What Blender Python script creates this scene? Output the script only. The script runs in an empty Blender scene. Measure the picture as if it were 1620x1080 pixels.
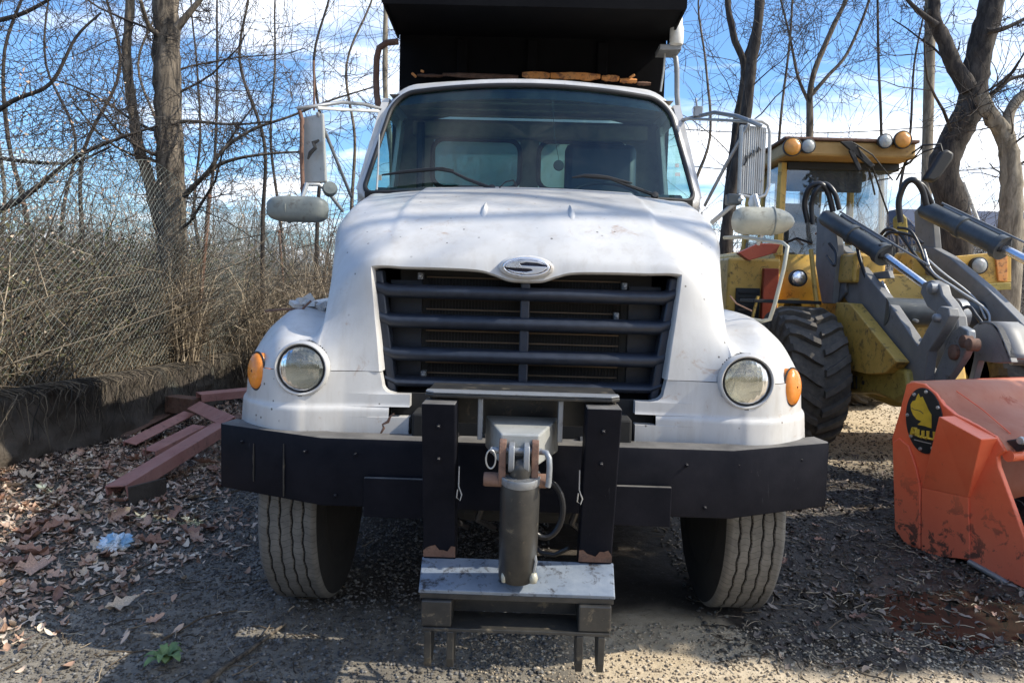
import bpy, math, random
import numpy as np
from mathutils import Vector, Matrix, noise

# ---------------------------------------------------------------- camera, sky, sun, exposure
scene = bpy.context.scene
COL = scene.collection
rnd = random.Random(7)
rng = np.random.default_rng(7)
F, HC = 1170.0, 1.6
_p, _y, _r = math.radians(4.5), math.radians(0.93), math.radians(1.6)
_fwd = Vector((-math.sin(_y)*math.cos(_p), math.cos(_y)*math.cos(_p), -math.sin(_p)))
_right = Vector((math.cos(_y), math.sin(_y), 0))
_up = _right.cross(_fwd)
_r2 = _right*math.cos(_r) + _up*math.sin(_r)
_u2 = -_right*math.sin(_r) + _up*math.cos(_r)
camd = bpy.data.cameras.new('camera')
cam = bpy.data.objects.new('camera', camd)
COL.objects.link(cam)
camd.sensor_width = 36
camd.lens = 36*F/1620
camd.clip_start = 0.05
camd.clip_end = 2000
m = Matrix((( _r2.x, _u2.x, -_fwd.x, 0), (_r2.y, _u2.y, -_fwd.y, 0), (_r2.z, _u2.z, -_fwd.z, HC), (0, 0, 0, 1)))
cam.matrix_world = m
scene.camera = cam

SUN_EL, SUN_AZ = 43.0, 97.0        # azimuth clockwise from +Y (truck's rear) towards +X
world = bpy.data.worlds.new('World')
scene.world = world
world.use_nodes = True
wn, wl = world.node_tree.nodes, world.node_tree.links
wn.clear()
wo = wn.new('ShaderNodeOutputWorld')
wb = wn.new('ShaderNodeBackground')
wb.inputs['Strength'].default_value = 0.15
sky = wn.new('ShaderNodeTexSky')
sky.sky_type = 'NISHITA'
sky.sun_disc = False
sky.sun_elevation = math.radians(SUN_EL)
sky.sun_rotation = math.radians(SUN_AZ)
sky.air_density = 1.0
sky.dust_density = 1.2
sky.ozone_density = 2.0
tc = wn.new('ShaderNodeTexCoord')
sep = wn.new('ShaderNodeSeparateXYZ')
wl.new(tc.outputs['Generated'], sep.inputs[0])
def wmath(op, a, b=None, clamp=False):
    n = wn.new('ShaderNodeMath'); n.operation = op; n.use_clamp = clamp
    for i, v in enumerate((a, b)):
        if v is None: continue
        if isinstance(v, (int, float)): n.inputs[i].default_value = v
        else: wl.new(v, n.inputs[i])
    return n.outputs[0]
zz = wmath('ADD', wmath('MAXIMUM', sep.outputs[2], 0.0), 0.16)
cx = wmath('DIVIDE', sep.outputs[0], zz)
cy = wmath('DIVIDE', sep.outputs[1], zz)
cmb = wn.new('ShaderNodeCombineXYZ')
wl.new(cx, cmb.inputs[0]); wl.new(cy, cmb.inputs[1])
mp = wn.new('ShaderNodeMapping')
mp.inputs['Scale'].default_value = (0.75, 1.3, 1)
mp.inputs['Location'].default_value = (1.7, 0.45, 0)
wl.new(cmb.outputs[0], mp.inputs[0])
nz = wn.new('ShaderNodeTexNoise')
nz.inputs['Scale'].default_value = 1.15
nz.inputs['Detail'].default_value = 9
nz.inputs['Roughness'].default_value = 0.58
nz.inputs['Distortion'].default_value = 0.35
wl.new(mp.outputs[0], nz.inputs['Vector'])
# more cloud towards the right (+X) and towards the horizon
bias = wmath('ADD', wmath('MULTIPLY', sep.outputs[0], 0.13), wmath('MULTIPLY', sep.outputs[2], -0.10))
cl = wmath('ADD', nz.outputs['Fac'], bias)
ramp = wn.new('ShaderNodeValToRGB')
ramp.color_ramp.elements[0].position = 0.42
ramp.color_ramp.elements[1].position = 0.60
wl.new(cl, ramp.inputs[0])
nz2 = wn.new('ShaderNodeTexNoise'); nz2.inputs['Scale'].default_value = 3.0; nz2.inputs['Detail'].default_value = 6
wl.new(mp.outputs[0], nz2.inputs['Vector'])
cr2 = wn.new('ShaderNodeValToRGB')
cr2.color_ramp.elements[0].color = (4.0, 4.6, 5.6, 1)
cr2.color_ramp.elements[1].color = (9.6, 9.7, 9.9, 1)
cr2.color_ramp.elements[0].position = 0.3; cr2.color_ramp.elements[1].position = 0.65
wl.new(nz2.outputs['Fac'], cr2.inputs[0])
mixw = wn.new('ShaderNodeMixRGB')
wl.new(ramp.outputs[0], mixw.inputs['Fac'])
skm = wn.new('ShaderNodeMixRGB'); skm.blend_type = 'MULTIPLY'; skm.inputs['Fac'].default_value = 1.0
skm.inputs['Color2'].default_value = (0.58, 0.80, 1.02, 1)
wl.new(sky.outputs[0], skm.inputs['Color1'])
wl.new(skm.outputs[0], mixw.inputs['Color1'])
wl.new(cr2.outputs[0], mixw.inputs['Color2'])
wl.new(mixw.outputs[0], wb.inputs['Color'])
wl.new(wb.outputs[0], wo.inputs['Surface'])

sd = bpy.data.lights.new('sun', 'SUN')
sd.energy = 3.6
sd.angle = math.radians(0.5)
sd.color = (1.0, 0.92, 0.78)
sun = bpy.data.objects.new('sun', sd)
COL.objects.link(sun)
_az, _el = math.radians(SUN_AZ), math.radians(SUN_EL)
tosun = Vector((math.sin(_az)*math.cos(_el), math.cos(_az)*math.cos(_el), math.sin(_el)))
sun.rotation_euler = tosun.to_track_quat('Z', 'Y').to_euler()
sun.location = (12, 2, 12)
scene.view_settings.view_transform = 'Standard'
scene.view_settings.look = 'None'
scene.view_settings.gamma = 1
scene.view_settings.exposure = 0.78
scene.view_settings.use_curve_mapping = False
scene.render.engine = 'CYCLES'
scene.cycles.max_bounces = 8
scene.cycles.transparent_max_bounces = 24
scene.cycles.use_denoising = True

# ---------------------------------------------------------------- helpers
def at(px, py, Y):
    d = _r2*(px-810) + _u2*(540-py) + _fwd*F
    return Vector((0, 0, HC)) + d*(Y/d.y)
def atx(px, py, x):
    d = _r2*(px-810) + _u2*(540-py) + _fwd*F
    return Vector((0, 0, HC)) + d*(x/d.x)
def atz(px, py, z=0.0):
    d = _r2*(px-810) + _u2*(540-py) + _fwd*F
    return Vector((0, 0, HC)) + d*((z-HC)/d.z)

class NT:
    def __init__(s, name):
        s.m = bpy.data.materials.new(name); s.m.use_nodes = True
        s.n, s.l = s.m.node_tree.nodes, s.m.node_tree.links
        s.b = s.n['Principled BSDF']
        s.out = s.n['Material Output']
        t = s.n.new('ShaderNodeTexCoord'); s.co = t.outputs['Object']
    def noise(s, scale, detail=6, rough=0.6, dist=0, vec=None):
        n = s.n.new('ShaderNodeTexNoise'); n.inputs['Scale'].default_value = scale
        n.inputs['Detail'].default_value = detail; n.inputs['Roughness'].default_value = rough
        n.inputs['Distortion'].default_value = dist
        s.l.new(vec or s.co, n.inputs['Vector']); return n.outputs['Fac']
    def voro(s, scale, feature='F1', out='Distance', vec=None):
        n = s.n.new('ShaderNodeTexVoronoi'); n.inputs['Scale'].default_value = scale; n.feature = feature
        s.l.new(vec or s.co, n.inputs['Vector']); return n.outputs[out]
    def map(s, scale, loc=(0, 0, 0), rot=(0, 0, 0)):
        n = s.n.new('ShaderNodeMapping'); n.inputs['Scale'].default_value = scale
        n.inputs['Location'].default_value = loc; n.inputs['Rotation'].default_value = rot
        s.l.new(s.co, n.inputs[0]); return n.outputs[0]
    def ramp(s, fac, p0, p1, c0=(0, 0, 0), c1=(1, 1, 1), mid=None):
        n = s.n.new('ShaderNodeValToRGB'); e = n.color_ramp.elements
        e[0].position, e[1].position = p0, p1
        e[0].color, e[1].color = tuple(c0)+(1,), tuple(c1)+(1,)
        if mid:
            q = e.new(mid[0]); q.color = tuple(mid[1])+(1,)
        s.l.new(fac, n.inputs[0]); return n.outputs[0]
    def mix(s, fac, a, b, mode='MIX'):
        n = s.n.new('ShaderNodeMixRGB'); n.blend_type = mode
        for i, v in enumerate((fac, a, b)):
            if isinstance(v, (int, float)): n.inputs[i].default_value = v
            elif isinstance(v, tuple): n.inputs[i].default_value = tuple(v)+(1,)
            else: s.l.new(v, n.inputs[i])
        return n.outputs[0]
    def math(s, op, a, b=0.0, clamp=False):
        n = s.n.new('ShaderNodeMath'); n.operation = op; n.use_clamp = clamp
        for i, v in enumerate((a, b)):
            if isinstance(v, (int, float)): n.inputs[i].default_value = v
            else: s.l.new(v, n.inputs[i])
        return n.outputs[0]
    def sepxyz(s, vec=None):
        n = s.n.new('ShaderNodeSeparateXYZ'); s.l.new(vec or s.co, n.inputs[0]); return n.outputs
    def set(s, name, v):
        if isinstance(v, (int, float)): s.b.inputs[name].default_value = v
        elif isinstance(v, tuple): s.b.inputs[name].default_value = tuple(v)+(1,)
        else: s.l.new(v, s.b.inputs[name])
    def bump(s, h, strength=0.3, dist=0.01):
        n = s.n.new('ShaderNodeBump'); n.inputs['Strength'].default_value = strength
        n.inputs['Distance'].default_value = dist
        s.l.new(h, n.inputs['Height']); s.l.new(n.outputs[0], s.b.inputs['Normal'])

def worn(name, c, c2, wear, rough=0.45, metal=0.0, scale=6, wear_pos=(0.60, 0.72), bump=0.15, coat=0.0, bs=60, rough2=0.8):
    t = NT(name)
    n1 = t.noise(scale, 8, 0.65)
    base = t.mix(t.ramp(n1, 0.35, 0.7), c, c2)
    n2 = t.noise(scale*2.3, 10, 0.72, 0.3)
    w = t.ramp(n2, wear_pos[0], wear_pos[1])
    t.set('Base Color', t.mix(w, base, wear))
    t.set('Roughness', t.mix(w, (rough,)*3, (rough2,)*3))
    t.set('Metallic', metal)
    if coat: t.set('Coat Weight', coat); t.set('Coat Roughness', 0.12)
    t.bump(t.noise(bs, 6, 0.7), bump, 0.004)
    return t.m

# painted, rubber, metal
def mk_white():
    t = NT('white_paint')
    n1 = t.noise(3.0, 7, 0.6)
    base = t.mix(t.ramp(n1, 0.3, 0.75), (0.45, 0.445, 0.435), (0.58, 0.572, 0.555))
    # grime streaks running down
    st = t.noise(5.0, 8, 0.7, 0.2, t.map((3.0, 3.0, 0.5)))
    base = t.mix(t.math('MULTIPLY', t.ramp(st, 0.48, 0.74), 0.38), base, (0.33, 0.29, 0.24))
    # specks and chips
    sp = t.voro(17.0, vec=t.map((1, .8, 1)))
    big = t.noise(4.5, 3, 0.5)
    spm = t.math('MULTIPLY', t.ramp(t.math('ADD', sp, t.math('MULTIPLY', t.noise(60, 3), .10)), 0.125, 0.15, (1, 1, 1), (0, 0, 0)), t.ramp(big, 0.46, 0.52))
    base = t.mix(t.math('MULTIPLY', spm, 0.92), base, (0.07, 0.06, 0.05))
    # rust bleeding at low z
    rz = t.noise(9.0, 8, 0.75, 0.6)
    o = t.sepxyz()
    low = t.ramp(o[2], 1.00, 1.30, (1, 1, 1), (0, 0, 0))
    rm = t.math('MULTIPLY', t.math('MULTIPLY', t.ramp(rz, 0.60, 0.72), low), 0.75)
    base = t.mix(rm, base, (0.30, 0.16, 0.07))
    t.set('Base Color', base)
    t.set('Roughness', t.ramp(n1, 0.2, 0.8, (0.32,)*3, (0.5,)*3))
    t.set('Coat Weight', 0.25); t.set('Coat Roughness', 0.2)
    t.bump(t.noise(22, 5, 0.6), 0.05, 0.004)
    return t.m
def mk_black():
    t = NT('black_paint')
    n1 = t.noise(5, 8, 0.7)
    base = t.mix(t.ramp(n1, 0.35, 0.7), (0.006, 0.007, 0.011), (0.013, 0.013, 0.018))
    scr = t.noise(6, 10, 0.8, 0.4, t.map((7, 1, 0.7)))
    base = t.mix(t.math('MULTIPLY', t.ramp(scr, 0.64, 0.70), 0.30), base, (0.16, 0.16, 0.17))
    pit = t.noise(60, 6, 0.75)
    base = t.mix(t.math('MULTIPLY', t.ramp(pit, 0.66, 0.72), 0.40), base, (0.10, 0.08, 0.07))
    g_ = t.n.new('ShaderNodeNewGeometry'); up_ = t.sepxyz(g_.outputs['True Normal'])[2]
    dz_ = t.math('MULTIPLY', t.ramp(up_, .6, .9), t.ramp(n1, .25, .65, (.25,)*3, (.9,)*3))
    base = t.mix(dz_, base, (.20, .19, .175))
    t.set('Base Color', base)
    t.set('Roughness', t.ramp(n1, 0.3, 0.75, (0.34,)*3, (0.62,)*3)); t.set('Specular IOR Level', 0.07)
    t.bump(t.noise(45, 8, 0.75), 0.22, 0.004)
    return t.m
def mk_simple(name, c, rough=0.5, metal=0.0, var=0.15, bump=0.1, scale=12):
    t = NT(name)
    n = t.noise(scale, 7, 0.65)
    c2 = tuple(x*(1-var*1.6) for x in c); c3 = tuple(min(1, x*(1+var)) for x in c)
    t.set('Base Color', t.mix(t.ramp(n, 0.3, 0.7), c2, c3))
    t.set('Roughness', t.ramp(n, 0.2, 0.8, (max(0.03, rough-0.1),)*3, (min(1, rough+0.12),)*3))
    t.set('Metallic', metal)
    t.bump(t.noise(scale*7, 6, 0.7), bump, 0.004)
    return t.m
M = {}
M['white'] = mk_white()
M['black'] = mk_black()
M['grille'] = mk_simple('grille_plastic', (0.016, 0.022, 0.036), 0.42, 0, 0.2, 0.15, 25)
M['deep'] = mk_simple('black_undercarriage', (0.012, 0.012, 0.012), 0.85)
M['radiator'] = mk_simple('radiator_dark', (0.020, 0.018, 0.016), 0.6)
M['fin'] = mk_simple('cooler_tube_metal', (0.22, 0.16, 0.11), 0.5, 0.6)
M['rubber'] = mk_simple('black_rubber', (0.018, 0.018, 0.019), 0.6)
M['hose'] = mk_simple('hose_rubber', (0.022, 0.022, 0.024), 0.35)
M['chrome'] = mk_simple('chrome', (0.88, 0.89, 0.92), 0.28, 1.0, 0.04, 0.02)
M['chrome_dark'] = mk_simple('emblem_blue_black', (0.01, 0.012, 0.03), 0.25)
M['steel'] = worn('grey_steel', (0.22, 0.235, 0.25), (0.30, 0.31, 0.32), (0.12, 0.09, 0.07), 0.42, 0.35, 7, (0.56, 0.74))
M['beamsteel'] = worn('bluish_worn_steel', (0.17, 0.21, 0.27), (0.28, 0.32, 0.37), (0.04, 0.04, 0.045), 0.5, 0.2, 9, (0.52, 0.64), bump=0.3)
M['cylpaint'] = worn('dirty_black_cylinder_paint', (0.030, 0.030, 0.030), (0.07, 0.066, 0.058), (0.22, 0.18, 0.12), 0.36, 0.3, 8, (0.58, 0.70))
M['rust'] = worn('rust', (0.13, 0.065, 0.042), (0.21, 0.125, 0.09), (0.05, 0.036, 0.03), 0.85, 0.0, 12, (0.5, 0.7), bump=0.5)
M['rustpink'] = worn('red_oxide_steel', (0.36, 0.16, 0.13), (0.44, 0.23, 0.19), (0.17, 0.10, 0.08), 0.75, 0.0, 5, (0.55, 0.7), bump=0.3)
M['rustorange'] = worn('orange_rust_flakes', (0.75, 0.28, 0.07), (0.75, 0.38, 0.15), (0.25, 0.11, 0.06), 0.8, 0.0, 9, (0.5, 0.62), bump=0.5)
M['galv'] = worn('galvanised_tube', (0.42, 0.42, 0.41), (0.52, 0.52, 0.5), (0.22, 0.15, 0.10), 0.4, 0.5, 14, (0.6, 0.72))
M['mirrorback'] = worn('mirror_back_grey', (0.34, 0.35, 0.33), (0.42, 0.42, 0.40), (0.20, 0.19, 0.17), 0.5, 0.2, 10, (0.58, 0.7))
M['lampshell'] = worn('weathered_lamp_shell', (0.30, 0.30, 0.25), (0.44, 0.42, 0.33), (0.16, 0.15, 0.12), 0.4, 0.1, 8, (0.54, 0.72))
M['lampshell_dark'] = worn('weathered_grey_shell', (0.16, 0.18, 0.17), (0.24, 0.25, 0.22), (0.10, 0.09, 0.07), 0.5, 0.1, 8, (0.54, 0.72))
M['dump'] = worn('dump_body_black', (0.003, 0.003, 0.004), (0.006, 0.006, 0.007), (0.02, 0.017, 0.016), 0.75, 0, 5, (0.66, 0.72))
M['dump'].node_tree.nodes['Principled BSDF'].inputs['Specular IOR Level'].default_value = 0.1
M['bulkhead'] = worn('pale_bulkhead', (0.70, 0.76, 0.73), (0.78, 0.82, 0.80), (0.3, 0.3, 0.27), 0.6, 0, 3)
M['tan'] = mk_simple('cab_trim_tan', (0.24, 0.20, 0.15), 0.8, 0, 0.2, 0.2, 6)
M['dash'] = mk_simple('dash_dark', (0.022, 0.026, 0.028), 0.6)
M['seat'] = mk_simple('seat_dark_vinyl', (0.018, 0.024, 0.034), 0.5)
M['yellow'] = worn('loader_yellow', (0.58, 0.35, 0.065), (0.70, 0.45, 0.11), (0.13, 0.085, 0.045), 0.45, 0, 5, (0.53, 0.66), bump=0.15)
M['yellowold'] = worn('oily_loader_yellow', (0.30, 0.235, 0.05), (0.44, 0.33, 0.08), (0.06, 0.05, 0.03), 0.5, 0, 9, (0.56, 0.64), bump=0.35)
M['armgrey'] = worn('loader_arm_grey', (0.18, 0.18, 0.18), (0.25, 0.25, 0.245), (0.08, 0.06, 0.045), 0.55, 0.1, 4, (0.60, 0.75), bump=0.2)
M['cylgrey'] = worn('loader_cylinder_grey', (0.055, 0.062, 0.066), (0.095, 0.105, 0.108), (0.07, 0.06, 0.05), 0.38, 0.2, 6, (0.62, 0.75))  # own dark grey of the cylinders and cross tube
M['redbox'] = worn('dark_red_paint', (0.30, 0.045, 0.02), (0.36, 0.07, 0.03), (0.14, 0.05, 0.03), 0.5, 0, 6)
M['whiteplain'] = mk_simple('chalky_white', (0.72, 0.72, 0.68), 0.6)
M['blackmark'] = mk_simple('black_print', (0.02, 0.02, 0.02), 0.6)
M['logoyellow'] = mk_simple('logo_yellow', (0.62, 0.42, 0.03), 0.5)
M['logoblack'] = mk_simple('logo_plate_black', (0.022, 0.024, 0.028), 0.35)

def mk_bucket():
    t = NT('orange_red_bucket_paint')
    n1 = t.noise(3, 7, 0.6)
    base = t.mix(t.ramp(n1, 0.3, 0.7), (0.84, 0.13, 0.05), (0.88, 0.20, 0.09))
    o = t.sepxyz()
    low = t.ramp(t.math('ADD', o[2], t.math('MULTIPLY', t.noise(6, 6, 0.7), 0.25)), 0.22, 0.62, (1, 1, 1), (0, 0, 0))
    dust = t.math('MULTIPLY', low, 0.3)
    base = t.mix(dust, base, (0.42, 0.22, 0.16))
    mud = t.math('MULTIPLY', t.ramp(t.noise(8, 9, 0.7, 0.5), 0.55, 0.59), low)
    base = t.mix(t.math('MULTIPLY', mud, 0.9), base, (0.06, 0.045, 0.035))
    base = t.mix(t.math('MULTIPLY', t.ramp(t.noise(16, 8, 0.8), 0.62, 0.66), 0.35), base, (0.25, 0.07, 0.04))
    t.set('Base Color', base)
    t.set('Roughness', t.mix(low, (0.42,)*3, (0.85,)*3))
    t.bump(t.noise(30, 8, 0.7), 0.2, 0.004)
    return t.m
M['bucket'] = mk_bucket()

def mk_tire(name, c, dust):
    t = NT(name)
    n = t.noise(14, 8, 0.7)
    t.set('Base Color', t.mix(t.ramp(n, 0.3, 0.7), c, dust))
    t.set('Roughness', 0.85)
    if 'truck' in name:
        o = t.sepxyz(); an = t.math('ARCTAN2', o[2], o[1])
        an = t.math('ADD', an, t.math('MULTIPLY', t.math('SINE', t.math('MULTIPLY', o[0], 90.0)), .012))
        fr = t.math('FRACT', t.math('MULTIPLY', an, 17.0))
        ln = t.ramp(t.math('ABSOLUTE', t.math('SUBTRACT', fr, .5)), .02, .07, (1, 1, 1), (0, 0, 0))
        t.set('Base Color', t.mix(t.math('MULTIPLY', ln, t.math('MULTIPLY', t.noise(25, 3), 1.1)), t.mix(t.ramp(n, 0.3, 0.7), c, dust), (.03, .028, .025)))
    t.bump(t.noise(90, 6, 0.7), 0.3, 0.003)
    return t.m
M['tire'] = mk_tire('dusty_truck_tire', (0.105, 0.100, 0.090), (0.195, 0.185, 0.165))
M['groove'] = mk_tire('tire_groove', (0.02, 0.018, 0.016), (0.03, 0.028, 0.025))
M['tirewall'] = mk_tire('tire_sidewall', (0.010, 0.010, 0.010), (0.02, 0.019, 0.018))
M['ltire'] = mk_tire('loader_tire', (0.05, 0.047, 0.043), (0.13, 0.115, 0.095))

def mk_glass(name, tint, gl_rough=0.02, ior=1.5, base=0.0, dirt=0.12, dirtcol=(0.35, 0.37, 0.33)):
    t = NT(name)
    t.n.remove(t.b)
    tr = t.n.new('ShaderNodeBsdfTransparent'); tr.inputs[0].default_value = tuple(tint)+(1,)
    gl = t.n.new('ShaderNodeBsdfGlossy'); gl.inputs['Roughness'].default_value = gl_rough
    gl.inputs[0].default_value = (0.9, 0.95, 1.0, 1)
    fr = t.n.new('ShaderNodeLayerWeight'); fr.inputs[0].default_value = 0.5
    f0 = ((ior-1)/(ior+1))**2
    f = t.math('ADD', t.math('MULTIPLY', t.math('POWER', fr.outputs['Facing'], 5.0), 1-f0), f0+base, True)
    ms = t.n.new('ShaderNodeMixShader')
    t.l.new(f, ms.inputs[0]); t.l.new(tr.outputs[0], ms.inputs[1]); t.l.new(gl.outputs[0], ms.inputs[2])
    df = t.n.new('ShaderNodeBsdfDiffuse'); df.inputs[0].default_value = tuple(dirtcol)+(1,)
    ms2 = t.n.new('ShaderNodeMixShader')
    d = t.math('MULTIPLY', t.ramp(t.noise(3.5, 8, 0.75, 0.4, t.map((1.5, 1.5, 0.5))), 0.35, 0.8), dirt)
    t.l.new(d, ms2.inputs[0]); t.l.new(ms.outputs[0], ms2.inputs[1]); t.l.new(df.outputs[0], ms2.inputs[2])
    t.l.new(ms2.outputs[0], t.out.inputs[0])
    return t.m
M['glass'] = mk_glass('windshield_glass', (0.50, 0.76, 0.76), 0.012, 1.5, 0.005, 0.025)
M['sideglass'] = mk_glass('cab_side_glass', (0.86, 0.96, 0.94), 0.02, 1.5, 0.0, 0.05)
M['lglass'] = mk_glass('loader_cab_glass', (0.55, 0.62, 0.66), 0.02, 1.5, 0.08, 0.34, (0.5, 0.5, 0.46))
def mk_lens():
    t = NT('headlight_lens')
    t.n.remove(t.b)
    tr = t.n.new('ShaderNodeBsdfTransparent'); tr.inputs[0].default_value = (0.86, 0.88, 0.84, 1)
    gl = t.n.new('ShaderNodeBsdfGlossy'); gl.inputs['Roughness'].default_value = 0.05
    bm = t.n.new('ShaderNodeBump'); bm.inputs['Strength'].default_value = 0.18; bm.inputs['Distance'].default_value = 0.003
    w = t.n.new('ShaderNodeTexWave'); w.inputs['Scale'].default_value = 14; w.bands_direction = 'X'; w.inputs['Distortion'].default_value = 0.6
    t.l.new(t.co, w.inputs['Vector']); t.l.new(w.outputs['Fac'], bm.inputs['Height'])
    t.l.new(bm.outputs[0], gl.inputs['Normal'])
    fr = t.n.new('ShaderNodeFresnel'); fr.inputs[0].default_value = 1.5
    t.l.new(bm.outputs[0], fr.inputs['Normal'])
    ms = t.n.new('ShaderNodeMixShader')
    t.l.new(t.math('ADD', fr.outputs[0], 0.10, True), ms.inputs[0]); t.l.new(tr.outputs[0], ms.inputs[1]); t.l.new(gl.outputs[0], ms.inputs[2])
    t.l.new(ms.outputs[0], t.out.inputs[0])
    return t.m
M['lens'] = mk_lens()
M['yellowroof'] = worn('shaded_ochre_roof', (0.34, 0.20, 0.06), (0.44, 0.27, 0.09), (0.16, 0.09, 0.05), 0.6, 0, 5)  # loader yellow darkened, shade painted into the roof, with brown wear
def mk_refl():
    t = NT('lamp_reflector')
    t.set('Base Color', (0.80, 0.80, 0.76)); t.set('Metallic', 1.0); t.set('Roughness', 0.22)
    t.bump(t.voro(26), 0.10, 0.006)
    return t.m
M['reflector'] = mk_refl()
def mk_amber(name, c):
    t = NT(name)
    t.set('Base Color', t.mix(t.ramp(t.noise(20, 4), 0.3, 0.7), c, tuple(x*0.8 for x in c)))
    t.set('Roughness', 0.22); t.set('Coat Weight', 0.5)
    t.set('Subsurface Weight', 0.15); t.set('Subsurface Radius', (0.05, 0.02, 0.01)) if False else None
    w = t.n.new('ShaderNodeTexWave'); w.inputs['Scale'].default_value = 60; w.bands_direction = 'Z'
    t.l.new(t.co, w.inputs['Vector']); t.bump(w.outputs['Fac'], 0.25, 0.003)
    return t.m
M['amber'] = mk_amber('amber_lens', (0.85, 0.27, 0.02))
M['amberold'] = mk_amber('dull_amber_lens', (0.62, 0.26, 0.03))
M['greylens'] = mk_amber('grey_lamp_lens', (0.34, 0.36, 0.36))

def mk_bark(name, a, b, sc=14):
    t = NT(name)
    v = t.map((1, 1, 0.22))
    n = t.noise(sc, 9, 0.72, 0.5, v)
    t.set('Base Color', t.mix(t.ramp(n, 0.40, 0.62), a, b)); t.set('Roughness', 0.92)
    t.bump(n, 0.7, 0.02)
    return t.m
M['bark'] = mk_bark('bark_brown', (0.030, 0.024, 0.019), (0.22, 0.18, 0.135))
M['barkdark'] = mk_bark('bark_dark', (0.018, 0.015, 0.014), (0.075, 0.062, 0.052))
M['barklight'] = mk_bark('bark_light', (0.12, 0.10, 0.075), (0.30, 0.26, 0.20))
M['twig'] = mk_bark('twig', (0.025, 0.020, 0.017), (0.085, 0.068, 0.055), 5)
M['twigtan'] = mk_bark('dry_stem_tan', (0.10, 0.075, 0.048), (0.34, 0.27, 0.18), 3)
M['twiggrey'] = mk_bark('far_twig_grey', (0.07, 0.058, 0.050), (0.18, 0.155, 0.135), 3)

def mk_stem(name, cs, rough=.9):
    t = NT(name); inf = t.n.new('ShaderNodeNewGeometry')
    t.set('Base Color', t.ramp(inf.outputs['Random Per Island'], .0, 1., cs[0], cs[2], (.55, cs[1]))); t.set('Roughness', rough)
    return t.m
M['twigtan'] = mk_stem('dry_stem_tan', ((.030, .023, .016), (.13, .095, .06), (.52, .43, .31)))
M['twiggrey'] = mk_stem('far_twig_grey', ((.05, .042, .036), (.12, .10, .085), (.26, .23, .20)))
M['thicketstem'] = mk_stem('thicket_stem', ((.012, .012, .010), (.050, .042, .032), (.22, .18, .13)))
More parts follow.
